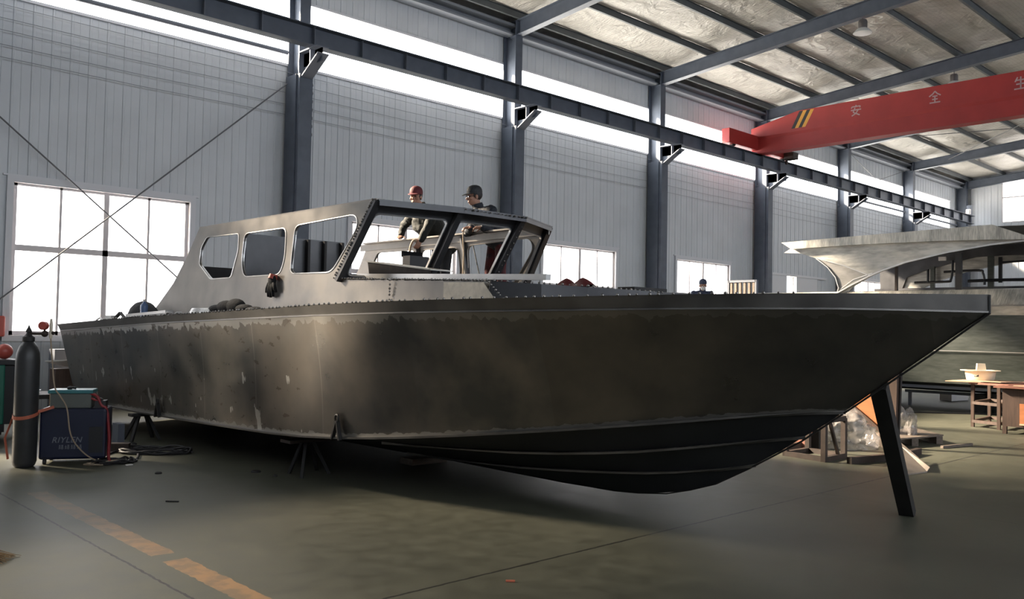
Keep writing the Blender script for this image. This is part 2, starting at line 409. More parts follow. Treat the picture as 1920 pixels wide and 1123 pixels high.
MT['lens'] = mat('spectacle_lens', (.75, .82, .9), .06, .9)
MT['broom'] = mat('broom_straw', (.34, .22, .11), .8, 0, .3, 15)
MT['lampglass'] = mat('lamp_diffuser', (.72, .72, .72), .35)
MT['lampbody'] = mat('lamp_housing', (.16, .15, .15), .4, .4)
MT['concrete_out'] = mat('yard_concrete', (.5, .5, .48), .8, 0, .1, 1)
MT['bark'] = mat('tree_bark', (.10, .085, .075), .9, 0, .3, 8)
MT['redbag'] = mat('dark_red_plastic', (.10, .010, .014), .5)
MT['sanded'] = mat('freshly_sanded_plate', (.66, .60, .50), .5, .3, .25, 14)
MT['bottle'] = mat('blue_bottle', (.10, .16, .30), .25)
def plastic_mat():
    m, N, L, b = nodes_mat('clear_wrapping_film')
    b.inputs['Base Color'].default_value = (.42, .39, .375, 1); b.inputs['Roughness'].default_value = .15
    t = N.new('ShaderNodeBsdfTransparent'); mx = N.new('ShaderNodeMixShader')
    nz = N.new('ShaderNodeTexNoise'); nz.inputs['Scale'].default_value = 5; nz.inputs['Detail'].default_value = 6
    tc = N.new('ShaderNodeTexCoord'); L.new(tc.outputs['Object'], nz.inputs[0])
    mr = N.new('ShaderNodeMapRange'); mr.inputs[1].default_value = .35; mr.inputs[2].default_value = .65; mr.inputs[3].default_value = .25; mr.inputs[4].default_value = .62
    L.new(nz.outputs[0], mr.inputs[0]); L.new(mr.outputs[0], mx.inputs[0]); L.new(t.outputs[0], mx.inputs[1]); L.new(b.outputs[0], mx.inputs[2])
    L.new(mx.outputs[0], N['Material Output'].inputs[0]); return m
MT['film'] = plastic_mat()

# ------------------------------------------------------------------ the hall
WY = 16.2                                   # inner face of the long wall
COLX = [2.95, 8.95, 15.0, 21.02, 27.1, 33.3, 39.6, 46.1]
XL, XR, YF = -9.0, 46.6, -12.0

b = B(); box(b, XL-.3, XR+.3, YF-.3, WY+.3, -.3, 0); struct('floor', b, MT['floor'])

def ribbed(bm, x0, x1, z0, z1, fn, pitch=.3, d=.014):
    """sheet from x0..x1, z0..z1 with pressed ribs; fn(u, depth, z) -> point"""
    xs = []; k = math.floor(x0/pitch)
    pts = [(x0, 0)]
    while k*pitch < x1:
        for du, dd in ((.0, 0), (.012, d), (.04, d), (.052, 0), (.15, 0), (.158, d*.35), (.166, 0)):
            u = k*pitch+du
            if x0+.001 < u < x1-.001: pts.append((u, dd))
        k += 1
    pts.append((x1, 0))
    prev = None
    for u, dd in pts:
        a = bm.verts.new(fn(u, dd, z0)); c = bm.verts.new(fn(u, dd, z1))
        if prev: bm.faces.new((prev[0], a, c, prev[1]))
        prev = (a, c)

def wall_with_holes(bm, u0, u1, z0, z1, holes, fn):
    us = sorted({u0, u1, *[h[0] for h in holes], *[h[1] for h in holes]})
    for a, c in zip(us, us[1:]):
        m = (a+c)/2; hs = sorted([(h[2], h[3]) for h in holes if h[0] < m < h[1]])
        z = z0
        for h0, h1 in hs:
            if h0 > z: ribbed(bm, a, c, z, h0, fn)
            z = h1
        if z < z1: ribbed(bm, a, c, z, z1, fn)

WINS = [(-2.0, 1.0), (4.0, 7.0), (10.6, 13.6), (16.6, 19.6), (22.6, 25.6), (34.9, 37.6)]
WZ0, WZ1 = 1.30, 3.84
SZ0, SZ1 = 6.93, 8.27
DOOR = (29.28, 29.98)
holes = [(a, c, WZ0, WZ1) for a, c in WINS]+[(DOOR[0], DOOR[1], 0, 3.7)]+[(XL+.4, 45.3, SZ0, SZ1)]
b = B(); wall_with_holes(b, XL, XR, 0, 9.75, holes, lambda u, d, z: V((u, WY-d, z)))
struct('wall_back', b, MT['wall'])
b = B()
box(b, XL, XR, WY+.14, WY+.18, 0, WZ0) ; box(b, XL, XR, WY+.14, WY+.18, WZ1, SZ0); box(b, XL, XR, WY+.14, WY+.18, SZ1, 9.9)
xs = [XL]+[q for a, c in WINS for q in (a, c)]+[XR]
for a, c in zip(xs[::2], xs[1::2]):
    if a < DOOR[0] < c: box(b, a, DOOR[0], WY+.14, WY+.18, WZ0, WZ1); box(b, DOOR[1], c, WY+.14, WY+.18, WZ0, WZ1)
    else: box(b, a, c, WY+.14, WY+.18, WZ0, WZ1)
bmesh.ops.delete(b, geom=[f for f in b.faces if f.calc_center_median().z < 1.3 and DOOR[0] < f.calc_center_median().x < DOOR[1] and abs(f.normal.z) < .1 and f.calc_area() < 2], context='FACES')
struct('wall_back_outer', b, MT['wall'])
b = B(); wall_with_holes(b, YF, WY, 0, 10.7, [(3.2, 14.2, 7.2, 9.25)], lambda u, d, z: V((XR-d, u, z))); struct('wall_right', b, MT['wall'])
b = B(); wall_with_holes(b, YF, WY, 0, 10.7, [], lambda u, d, z: V((XL+d, u, z))); struct('wall_left', b, MT['wall'])
b = B(); wall_with_holes(b, XL, XR, 0, 9.9, [(XL+.4, 45.3, 6.6, 8.27)], lambda u, d, z: V((u, YF+d, z))); struct('wall_front', b, MT['wall'])
b = B(); box(b, XL+.4, 45.3, YF-.03, YF-.02, 6.6, 8.27); struct('window_30', b, MT['fill_strip'])  # added glowing strip, unseen behind the camera, brightens the hall

RIDGE = 2.1
def rz(y): return 9.33+.088*(15.6-y) if y > RIDGE else 9.33+.088*(15.6-RIDGE)-.088*(RIDGE-y)
b = B()
loft(b, [[(XL, y, rz(y)+.20) for y in (WY+.1, RIDGE, YF)], [(XR, y, rz(y)+.20) for y in (WY+.1, RIDGE, YF)]])
c = B()
n = 60
rows = []
for i in range(int((XR-XL)/.5)+1):
    x = XL+i*.5; row = []
    for j in range(57):
        y = WY-j*.5; fy = ((15.7-y) % 1.53)/1.53; 
        sag = -.05*math.sin(PI*fy) if y > RIDGE-12 else 0
        row.append((x, y, rz(y)+.185+sag+.012*math.sin(x*2.3+y*1.7)))
    rows.append(row)
b.free(); loft(c, rows)
struct('ceiling', c, MT['foil'], smooth='all')
b = B(); loft(b, [[(XL-.2, y, rz(y)+.26) for y in (WY+.3, RIDGE, YF-.2)], [(XR+.2, y, rz(y)+.26) for y in (WY+.3, RIDGE, YF-.2)]])
struct('ceiling_outer_sheet', b, MT['wall'])

# purlins, running the length of the roof
ORDN = ['first', 'second', 'third', 'fourth', 'fifth', 'sixth', 'seventh', 'eighth', 'ninth']
PY = [15.62-1.53*i for i in range(9)]
for i, y in enumerate(PY):
    b = B(); z = rz(y)
    prism(b, [(XL, y-.03, z), (XL, y+.035, z), (XL, y+.035, z+.012), (XL, y-.018, z+.012), (XL, y-.018, z+.15), (XL, y-.06, z+.15), (XL, y-.06, z+.162), (XL, y-.03, z+.162)], (XR-XL, 0, 0))
    tag(obj('roof_purlin', b, MT['purlin']), 'dark purlin under the foil roof, %s up from the eaves' % ORDN[i] if i < 9 else 'dark purlin under the far slope of the roof', 'purlin', 'roof purlins')

# eaves beam and flashing
b = B(); prism(b, [(XL, 16.15, 8.98), (XL, 15.85, 8.98), (XL, 15.85, 9.02), (XL, 16.0, 9.04), (XL, 16.0, 9.16), (XL, 15.8, 9.18), (XL, 15.8, 9.24), (XL, 16.15, 9.24)], (XR-XL, 0, 0))
tag(obj('eaves_beam', b, MT['wallflash2']), 'grey pressed beam running along the eaves above the strip windows', 'beam')

ORD = ['left of the frame', 'between the two big left windows', 'behind the man in the dark cap', 'right of the cabin front', 'behind the slatted rack', 'behind the wing tip of the far boat', 'second from the far corner', 'in the far corner']
for i, x in enumerate(COLX):
    t = thing('steel_column', 'tall haze-tinted steel column '+ORD[i], 'column', (x+.12, 15.95, 0), 'wall columns')
    b = B()
    zt = rz(15.7)
    box(b, x, x+.24, 15.70, 15.715, 0, zt-.02); box(b, x, x+.24, 16.13, 16.15, 0, zt-.02); box(b, x+.112, x+.128, 15.71, 16.14, 0, zt-.02)
    obj('column_shaft', b, MT['steel'], t)
    b = B(); box(b, x-.03, x+.27, 15.60, 15.70, 0, 6.62); box(b, x-.06, x+.0, 15.70, 16.1, 0, 6.62)
    obj('lower_casing', b, MT['steel'], t)
    b = B()                                     # crane bracket
    box(b, x+.11, x+.13, 15.02, 15.70, 6.78, 7.05)
    prism(b, [(x+.11, 15.70, 6.50), (x+.11, 15.02, 6.92), (x+.11, 15.02, 7.05), (x+.11, 15.70, 7.05)], (.02, 0, 0))
    obj('bracket_web', b, MT['steel'], t)
    b = B(); box(b, x-.02, x+.26, 15.0, 15.70, 7.05, 7.07); bar(b, (x+.12, 15.70, 6.49), (x+.12, 14.98, 6.92), .26, .018)
    obj('bracket_flange', b, MT['steel_l'], t)
    b = B(); box(b, x, x+.24, 15.28, 15.295, 6.74, 7.05); obj('bracket_stiffener', b, MT['steel_l'], t)
    b = B()
    for k in range(7): ell(b, (x+.285, 15.66, 6.45-.17*k), (.03, .03, .055), seg=8, rings=6)
    o = obj('cable_clamp', b, MT['black'], t, smooth='all')
    # rafter
    if i == 7: x = 46.2
    b = B()
    def zi(y): return rz(y)-.38
    ys = [15.95, RIDGE, YF+.1]
    loft(b, [[(x+.02, y, rz(y)), (x+.22, y, rz(y)), (x+.22, y, rz(y)-.014), (x+.13, y, rz(y)-.014), (x+.13, y, zi(y)+.014), (x+.22, y, zi(y)+.014), (x+.22, y, zi(y)), (x+.02, y, zi(y)), (x+.02, y, zi(y)+.014), (x+.11, y, zi(y)+.014), (x+.11, y, rz(y)-.014), (x+.02, y, rz(y)-.014)] for y in ys], True)
    tag(obj('roof_rafter', b, MT['steel']), 'dark sloping roof rafter on the column '+ORD[i], 'rafter', 'roof rafters')

# strip windows, one translucent panel per bay
for i in range(0, 8):
    x0 = COLX[i-1] if i else XL+.4; x1 = COLX[i] if i < 7 else 45.3
    b = B(); b.faces.new([b.verts.new(p) for p in ((x0, WY+.02, SZ0), (x1, WY+.02, SZ0), (x1, WY+.02, SZ1), (x0, WY+.02, SZ1))]); struct('window_%d' % (20+i), b, MT['strip'] if i else MT['strip_dim'])
b = B()
box(b, XL, 45.3, WY-.05, WY+.0, SZ0-.05, SZ0+.0); box(b, XL, 45.3, WY-.05, WY+.0, SZ1, SZ1+.05)
struct('trim_1', b, MT['wallflash'])
for x0, x1, nm in ((3.1, 8.9, 'left bay'), (33.5, 39.6, 'second bay from the far corner'), (39.8, 45.9, 'far corner bay')):
    b = B(); tube(b, [(x0, 16.08, 7.13), (x1, 16.08, 7.13)], .045, 10)
    tag(obj('wall_pipe', b, MT['steel_l'], smooth=True), 'thin grey pipe crossing the strip window in the '+nm, 'pipe', 'pipes across the strip windows')

# windows
def window(i, x0, x1, z0=WZ0, z1=WZ1, Y=WY):
    t = bpy.data.objects.new('window_%d' % i, None); COL.objects.link(t); t.location = ((x0+x1)/2, Y, z0); t['kind'] = 'structure'
    b = B(); fw = .07
    box(b, x0-.10, x1+.10, Y-.05, Y+.0, z1, z1+.10); box(b, x0-.10, x0, Y-.05, Y+.0, z0-.1, z1); box(b, x1, x1+.10, Y-.05, Y+.0, z0-.1, z1); box(b, x0-.10, x1+.10, Y-.07, Y+.0, z0-.10, z0)
    box(b, x0-.16, x1+.16, Y-.04, Y+.0, z1+.10, z1+.13)
    obj('window_surround', b, MT['wallflash'], t)
    b = B()
    box(b, x0, x1, Y+.02, Y+.09, z0, z0+fw); box(b, x0, x1, Y+.02, Y+.09, z1-fw*.6, z1); box(b, x0, x0+fw, Y+.02, Y+.09, z0, z1); box(b, x1-fw, x1, Y+.02, Y+.09, z0, z1)
    zm = z0+1.46
    box(b, x0, x1, Y+.01, Y+.09, zm-.05, zm+.05)
    w_ = x1-x0
    box(b, x0+w_/2-.045, x0+w_/2+.045, Y+.01, Y+.09, z0, z1)
    for k in (.25, .75): box(b, x0+w_*k-.02, x0+w_*k+.02, Y+.02, Y+.08, z0, z1)
    obj('window_frame', b, MT['winframe'], t)
    b = B(); box(b, x0+.02, x1-.02, Y+.05, Y+.056, z0+.02, z1-.02); obj('pane', b, MT['pane'], t)
    return t
for i, (a, c) in enumerate(WINS): window(i+1, a, c)

# end wall window
t = bpy.data.objects.new('window_9', None); COL.objects.link(t); t.location = (XR, 8.7, 7.2); t['kind'] = 'structure'
b = B()
for k in range(9): box(b, XR-.03, XR+.03, 3.2+k*1.375-.02, 3.2+k*1.375+.02, 7.2, 9.25)
box(b, XR-.03, XR+.03, 3.2, 14.2, 8.37, 8.43)
box(b, XR-.03, XR+.03, 3.2, 14.2, 7.17, 7.22); box(b, XR-.03, XR+.03, 3.2, 14.2, 9.22, 9.27)
obj('window_frame', b, MT['winframe'], t)
b = B(); box(b, XR+.04, XR+.046, 3.2, 14.2, 7.2, 9.25); obj('pane', b, MT['pane'], t)

# sliding door left ajar
t = bpy.data.objects.new('door_1', None); COL.objects.link(t); t.location = (30, WY, 0); t['kind'] = 'structure'
for nm, a, c in (('door_leaf', 28.1, 29.28), ('door_leaf', 29.98, 31.6)):
    b = B(); box(b, a, c, WY-.10, WY-.05, .02, 3.68)
    obj(nm, b, MT['wallflash'], t)
b = B(); box(b, 27.95, 32.3, WY-.14, WY-.02, 3.68, 3.76); obj('door_track', b, MT['wallflash'], t)

# wires strung along the wall
for k, (za, zb) in enumerate(((6.72, 6.72), (6.50, 6.52), (6.30, 6.32), (6.06, 6.08), (5.85, 5.87))):
    b = B(); pts = [(XL+.2, 16.09, za)]
    for i in range(8):
        x = COLX[i]; pts += [(x-.03, 16.09, za+.01), ]
        if i < 7: pts += [((x+COLX[i+1])/2, 16.09, za-.015)]
    tube(b, pts, .006, 5)
    tag(obj('wall_wire', b, MT['wire']), 'thin dark wire strung along the ribbed wall, %s below the strip windows' % ['first', 'second', 'third', 'fourth', 'lowest'][k], 'wire', 'wires along the wall')

# bracing rods over the big window
for nm, a, c, lb in (('a', (3.25, 16.03, 5.245), (8.82, 16.03, .69), 'rising to the left'), ('b', (3.25, 15.97, 1.37), (8.84, 15.97, 6.45), 'rising to the right')):
    b = B(); tube(b, [a, c], .014, 8)
    tag(obj('brace_rod', b, MT['rope'], smooth=True), 'long steel bracing rod crossing the big left window, '+lb, 'brace', 'crossed wall braces')
# roof bracing
for a, c, lb in (((33.4, 15.2, 9.2), (39.6, 7.5, 9.95), 'running away to the right'), ((39.6, 14.2, 9.25), (33.4, 7.0, 9.95), 'rising steeply to the right')):
    b = B(); tube(b, [a, c], .014, 6)
    tag(obj('roof_brace', b, MT['rope']), 'thin steel roof brace beyond the red crane, '+lb, 'brace', 'roof braces')
b = B(); tube(b, [(33.4, 15.9, 9.0), (36.4, 15.9, 8.1), (39.6, 15.9, 9.0)], .012, 6)
tag(obj('slack_cable', b, MT['rope']), 'slack dark cable hanging across the wall beyond the red crane', 'cable')

# high-bay lamps
def lamp(x, y, z, label):
    t = thing('high_bay_lamp', label, 'lamp', (x, y, z), 'high-bay lamps')
    b = B(); lathe(b, [(.11, .12), (.11, .30), (.09, .34), (.02, .36)], (x, y, z), 20); obj('lamp_housing', b, MT['lampbody'], t, smooth=True)
    b = B(); tube(b, [(x, y, z+.34), (x, y, rz(y)-.36)], .012, 8); obj('lamp_stem', b, MT['lampbody'], t)
    b = B(); lathe(b, [(.21, .0), (.23, .005), (.16, .09), (.11, .125), (.10, .12), (.15, .08), (.20, .01)], (x, y, z), 24); obj('lamp_shade', b, MT['lampglass'], t, smooth=True)
    b = B(); ell(b, (x, y, z+.07), (.05, .05, .07), seg=12, rings=8); obj('bulb', b, MT['white'], t, smooth='all')
lamp(21.14, 9.62, 9.08, 'round high-bay lamp hanging under the nearer roof rafter, above the crane')
lamp(27.2, 9.60, 9.02, 'round high-bay lamp hanging just above the red crane girder')

# ------------------------------------------------------------------ crane runway and crane
t = thing('crane_runway_beam', 'long dark steel crane runway beam carried on the column brackets', 'beam', (20, 15.2, 7.07))
b = B(); X0, X1 = XL+.3, 45.4
box(b, X0, X1, 15.08, 15.32, 7.07, 7.085); box(b, X0, X1, 15.05, 15.35, 7.44, 7.46); box(b, X0, X1, 15.194, 15.206, 7.08, 7.45)
obj('i_beam', b, MT['steel'], t)
b = B(); box(b, X0, X1, 15.17, 15.23, 7.46, 7.50); obj('rail', b, MT['dark'], t)
for k in range(46):
    x = 45.0-k*1.15*.98
    if x < -2: break
    b = B(); box(b, x-.005, x+.005, 15.09, 15.19, 7.085, 7.44); obj('stiffener', b, MT['steel_l'], t)
b = B(); box(b, 45.0, 45.2, 15.1, 15.3, 7.46, 7.95); obj('end_stop', b, MT['steel'], t)
b = B(); tube(b, [(44.85, 15.2, 7.62), (45.0, 15.2, 7.62)], .08, 12); box(b, 44.9, 45.0, 15.1, 15.3, 7.5, 7.75); obj('buffer', b, MT['white'], t)

GX = 25.42
t = thing('bridge_crane', 'red overhead travelling crane with white characters on its girder', 'crane', (GX, 15.2, 7.5))
gy0, gy1 = 15.30, YF+1
b = B()
def gsec(y, top):
    return [(GX+.10, y, 7.46), (GX+.42, y, 7.46), (GX+.42, y, 7.50), (GX+.30, y, 7.53), (GX+.38, y, 7.80), (GX+.38, y, top), (GX, y, top), (GX, y, 8.02), (GX+.03, y, 7.80), (GX+.12, y, 7.50), (GX+.10, y, 7.50)]
def gsec(y, top):
    return [(GX-.02, y, 7.44), (GX+.40, y, 7.44), (GX+.40, y, 7.47), (GX+.34, y, 7.47), (GX+.38, y, 7.95), (GX+.38, y, top), (GX, y, top), (GX, y, 7.98), (GX+.05, y, 7.90), (GX+.05, y, 7.47), (GX-.02, y, 7.47)]
loft(b, [gsec(y, tp) for y, tp in ((15.30, 8.28), (13.65, 8.62), (8, 8.62), (gy1, 8.62))], True)
bmesh.ops.holes_fill(b, edges=b.edges)
obj('girder', b, MT['red'], t)
b = B()
pts = at(1357, 242, Y=15.05), at(1445, 260, Y=15.05)
box(b, 23.75, 27.7, 15.06, 15.34, 7.56, 8.02)
obj('end_carriage', b, MT['red'], t, bevel=.01)
for x in (24.15, 27.3):
    b = B(); tube(b, [(x, 15.14, 7.60), (x, 15.26, 7.60)], .10, 18); obj('wheel', b, MT['dark'], t)
b = B(); box(b, 27.1, 27.45, 14.7, 15.05, 7.5, 7.72); box(b, 27.2, 27.3, 15.0, 15.05, 7.35, 7.5); obj('drive_motor', b, MT['rust'], t)
def onface(px, py): p = at(px, py, X=GX); return p
for k, (mt) in enumerate(('black', 'yellow', 'black', 'yellow')):
    a = at(1499+7.0*k*.98, 208.5-1.2*k, X=GX); c = at(1484+6.5*k, 241.5-1.0*k, X=GX)
    a2 = at(1499+7.0*(k+1)*.98, 208.5-1.2*(k+1), X=GX); c2 = at(1484+6.5*(k+1), 241.5-1.0*(k+1), X=GX)
    for p in (a, a2): p.z = min(p.z, 8.615)
    b = B(); prism(b, [(GX-.004, a.y, a.z), (GX-.004, a2.y, a2.z), (GX-.004, c2.y, c2.z), (GX-.004, c.y, c.z)], (.005, 0, 0))
    obj('warning_stripe', b, MT[mt], t)
GL = {
 'an': [[(.5, 1), (.5, .88)], [(.1, .72), (.12, .86), (.88, .86), (.84, .72)], [(.42, .76), (.24, .36), (.84, .04)], [(.72, .56), (.48, .22), (.12, .03)], [(.04, .55), (.96, .55)]],
 'quan': [[(.5, 1), (.32, .78), (.04, .6)], [(.5, 1), (.68, .78), (.96, .6)], [(.3, .58), (.7, .58)], [(.28, .32), (.72, .32)], [(.08, .04), (.92, .04)], [(.5, .58), (.5, .04)]],
 'sheng': [[(.28, .98), (.1, .62)], [(.2, .74), (.86, .74)], [(.18, .42), (.82, .42)], [(.04, .04), (.96, .04)], [(.5, 1), (.5, .04)]]}
def glyph(strokes, fn, wd, name, mt, parent):
    b = B()
    for st in strokes:
        for p, q in zip(st, st[1:]): bar(b, fn(*p), fn(*q), .004, wd, up=(0, 0, 1) if abs(p[1]-q[1]) < .3*abs(p[0]-q[0])+.001 else (0, 1, 0))
    return obj(name, b, mt, parent)
for nm, px in (('an', 1605), ('quan', 1753), ('sheng', 1914)):
    py = {1605: 207, 1753: 182, 1914: 155}[px]
    c = at(px, py, X=GX)
    glyph(GL[nm], lambda u, v: V((GX-.004, c.y+.17-u*.34, c.z-.165+v*.33)), .035, 'character', MT['letter'], t)

# ------------------------------------------------------------------ outside
b = B(); box(b, -60, 120, WY+.2, 140, -.35, -.3); box(b, XR+.3, 140, -60, WY+.2, -.35, -.3); tag(obj('yard', b, MT['concrete_out']), 'pale concrete yard outside the hall', 'ground', kind='structure')
def bare_tree(x, y, h, sd, label):
    rnd = random.Random(sd); b = B()
    def br(p, d, L_, r, n):
        q = p+d*L_; mid = (p+q)/2+V((rnd.uniform(-1, 1), rnd.uniform(-1, 1), 0))*L_*.06
        tube(b, [p, mid, q], [r, r*.85, r*.65], 5)
        if n == 0: return
        for k in range(3 if n > 1 else 2):
            nd = (d+V((rnd.uniform(-.9, .9), rnd.uniform(-.9, .9), rnd.uniform(-.15, .6)))).normalized()
            br(q, nd, L_*rnd.uniform(.55, .8), r*.6, n-1)
    br(V((x, y, -.3)), V((0, 0, 1)), h*.3, h*.018, 5)
    tag(obj('bare_tree', b, MT['bark']), label, 'tree', 'bare trees outside')
bare_tree(37.5, 22.5, 8, 3, 'bare winter tree seen through the gap of the sliding door')
bare_tree(62, 16, 13, 5, 'bare winter tree outside the high end-wall window')

# ================================================================== THE BOAT UNDER CONSTRUCTION
CX = 6.3
def interp(tb, y):
    if y <= tb[0][0]: return tb[0][1]
    for (a, p), (c, q) in zip(tb, tb[1:]):
        if y <= c: return p+(q-p)*(y-a)/(c-a)
    return tb[-1][1]
ZS = [(2, 1.84), (2.7, 1.838), (3.5, 1.825), (4.5, 1.80), (6, 1.771), (7, 1.747), (8, 1.713), (9, 1.684), (10, 1.657), (11, 1.63), (12, 1.60), (13, 1.565), (14, 1.526), (14.7, 1.50)]
ZK = [(2, 1.722), (2.7, 1.731), (3.5, 1.722), (4.5, 1.698), (6, 1.670), (7, 1.647), (8, 1.622), (9, 1.594), (10, 1.567), (11, 1.537), (12, 1.498), (13, 1.459), (14, 1.42), (14.7, 1.392)]
ZC = [(2.98, .993), (3.2, .98), (3.5, .946), (4, .875), (4.5, .805), (5, .739), (5.5, .677), (6, .618), (6.5, .565), (7, .520), (7.5, .486), (8, .462), (9, .436), (10, .415), (11, .396), (12, .382), (13, .374), (14.5, .372)]
Z1 = [(3.3, .775), (3.5, .745), (4, .658), (4.5, .578), (5, .52), (5.5, .483), (6, .455), (6.5, .432), (7, .414), (7.5, .395), (8, .380), (9, .365), (14.5, .33)]
Z2 = [(3.72, .51), (4, .448), (4.5, .371), (5, .327), (5.5, .293), (6, .265), (6.5, .247), (7, .237), (8, .22), (14.5, .21)]
ZB = [(4.1, .30), (4.35, .215), (4.59, .15), (4.9, .11), (5.18, .09), (5.85, .08), (7, .085), (9, .10), (14.5, .12)]
def taper(y, y1, y0, b): return b if y >= y1 else b*(1-min(1, (y1-y)/(y1-y0))**2.3)
def bS(y): return taper(y, 7.5, 2.0, 2.02)-.03*max(0, (y-9)/5.5)**2
def bK(y): return taper(y, 7.6, 2.0, 1.99)-.03*max(0, (y-9)/5.5)**2
def bC(y): return taper(y, 8.6, 2.98, 1.82)
def b1(y): return .66*taper(y, 8.6, 3.3, 1.82)
def b2(y): return .355*taper(y, 8.6, 3.72, 1.82)
TT = [0, .004, .012, .025, .04, .06, .085, .11, .14, .17, .205, .24, .28, .32, .36, .41, .46, .52, .58, .64, .70, .76, .82, .88, .94, 1.0]
def curve(b_, z_, y0, y1, sgn):
    return [V((CX-sgn*b_(y0+(y1-y0)*t), y0+(y1-y0)*t, interp(z_, y0+(y1-y0)*t))) for t in TT]
def uvmesh(bm, rows):
    """loft with UV (along, above lower row) and UV2 (.., below upper row)"""
    vs = loft(bm, rows); l1 = bm.loops.layers.uv.new('UVMap'); l2 = bm.loops.layers.uv.new('UV2')
    idx = {}
    for j in range(len(rows[0])):
        acc = [0]
        for i in range(1, len(rows)): acc.append(acc[-1]+(V(rows[i][j])-V(rows[i-1][j])).length)
        for i in range(len(rows)): idx[vs[i][j]] = (rows[i][j][1], acc[i], acc[-1]-acc[i])
    for f in bm.faces:
        for lp in f.loops:
            a = idx[lp.vert]; lp[l1].uv = (a[0], a[1]); lp[l2].uv = (a[0], a[2])
boat = thing('aluminium_boat', 'bare aluminium cabin boat under construction, pointed bow to the right', 'boat', (CX, 8.5, 0))
for sg in (1, -1):
    cs, ck = curve(bS, ZS, 2.0, 14.70, sg), curve(bK, ZK, 2.0, 14.63, sg)
    cc = curve(bC, ZC, 2.98, 14.25, sg); c1 = curve(b1, Z1, 3.3, 14.2, sg); c2 = curve(b2, Z2, 3.72, 14.2, sg)
    ck0 = curve(lambda y: 0.0, ZB, 4.1, 14.2, sg)
    # side plating, slightly hollow towards the bow
    rows = []
    for i in range(9):
        t = i/8
        r = []
        for j in range(len(TT)):
            p = cc[j].lerp(ck[j], t); flare = .05*math.sin(PI*t)*(1-TT[j])*min(1, TT[j]*8); p = V((p.x+sg*flare, p.y, p.z)); r.append(p)
        rows.append(r)
    b = B(); uvmesh(b, rows); obj('side_plate', b, MT['hull'], boat, smooth=True)
    b = B(); uvmesh(b, [ck, cs]); obj('sheer_strake', b, MT['strake'], boat, smooth=True)
    b = B(); off = V((-sg*.012, 0, 0))
    uvmesh(b, [[p+V((-sg*.0, 0, -.006)) for p in ck], [p+V((-sg*.014, 0, -.004)) for p in ck], [p+V((-sg*.012, 0, .008)) for p in ck], [p+V((0, 0, .010)) for p in ck]]); obj('knuckle_weld', b, MT['strake'], boat)
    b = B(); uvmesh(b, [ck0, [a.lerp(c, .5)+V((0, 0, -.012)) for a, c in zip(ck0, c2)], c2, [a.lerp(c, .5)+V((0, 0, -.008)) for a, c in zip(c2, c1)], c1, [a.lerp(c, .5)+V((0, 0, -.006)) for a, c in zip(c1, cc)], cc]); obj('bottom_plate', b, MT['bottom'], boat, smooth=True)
    for crv, wd, tt in ((c1, .045, 15), (c2, .045, 15), (cc, .035, 26)):
        n = tt
        b = B(); k = [p for p in crv[:n]]
        sc = [min(1, TT[i]*14+.05) if i < n-4 or n > 20 else max(.05, (n-1-i)/4) for i in range(n)]
        loft(b, [k, [p+V((-sg*wd*s_, 0, -.006)) for p, s_ in zip(k, sc)], [p+V((-sg*wd*s_*.95, 0, -.022*s_-.002)) for p, s_ in zip(k, sc)], [p+V((0, 0, -.026)) for p in k]])
        obj('spray_rail' if n < 20 else 'chine_flat', b, MT['strake'], boat)
    # weld tacks along the sheer
    b = B(); y = 3.0
    rnd = random.Random(3)
    while y < 12.6:
        p = V((CX-sg*(bS(y)+.004), y, interp(ZS, y)+.004)); r = rnd.uniform(.008, .015)
        bmesh.ops.create_icosphere(b, subdivisions=1, radius=r, matrix=Matrix.Translation(p)); y += rnd.uniform(.05, .11)
    o = obj('weld_tacks', b, MT['bead'], boat); o['kind'] = 'stuff'
# keel bar, transom, deck
b = B(); stem = [(2.0, 1.72), (2.39, 1.42), (2.76, 1.15), (3.13, .88), (3.34, .73), (3.8, .46)]+ZB
loft(b, [[(CX-.012, y, z) for y, z in [(2.0, 1.84)]+stem], [(CX-.006, y-.008, z-.008) for y, z in [(2.0, 1.845)]+stem], [(CX+.006, y-.008, z-.008) for y, z in [(2.0, 1.845)]+stem], [(CX+.012, y, z) for y, z in [(2.0, 1.84)]+stem]])
obj('keel_bar', b, MT['dark'], boat)
b = B()
st = lambda sg: [V((CX-sg*bS(14.7), 14.70, 1.50)), V((CX-sg*bK(14.63), 14.63, 1.392)), V((CX-sg*bC(14.25), 14.25, .372)), V((CX-sg*b1(14.2), 14.2, .33)), V((CX-sg*b2(14.2), 14.2, .21))]
pl = st(1)+[V((CX, 14.2, .12))]+st(-1)[::-1]
vv = [b.verts.new(p) for p in pl]; b.faces.new(vv); obj('transom', b, MT['strake'], boat)
b = B()
dk = []
for t in TT:
    y = 2.0+12.7*t; z = interp(ZS, y)-.012; w_ = bS(y)-.005; dk.append([(CX-w_, y, z), (CX-w_*.5, y, z+.0), (CX, y, z+.0), (CX+w_*.5, y, z), (CX+w_, y, z)])
uvmesh(b, dk); obj('deck', b, MT['strake'], boat)

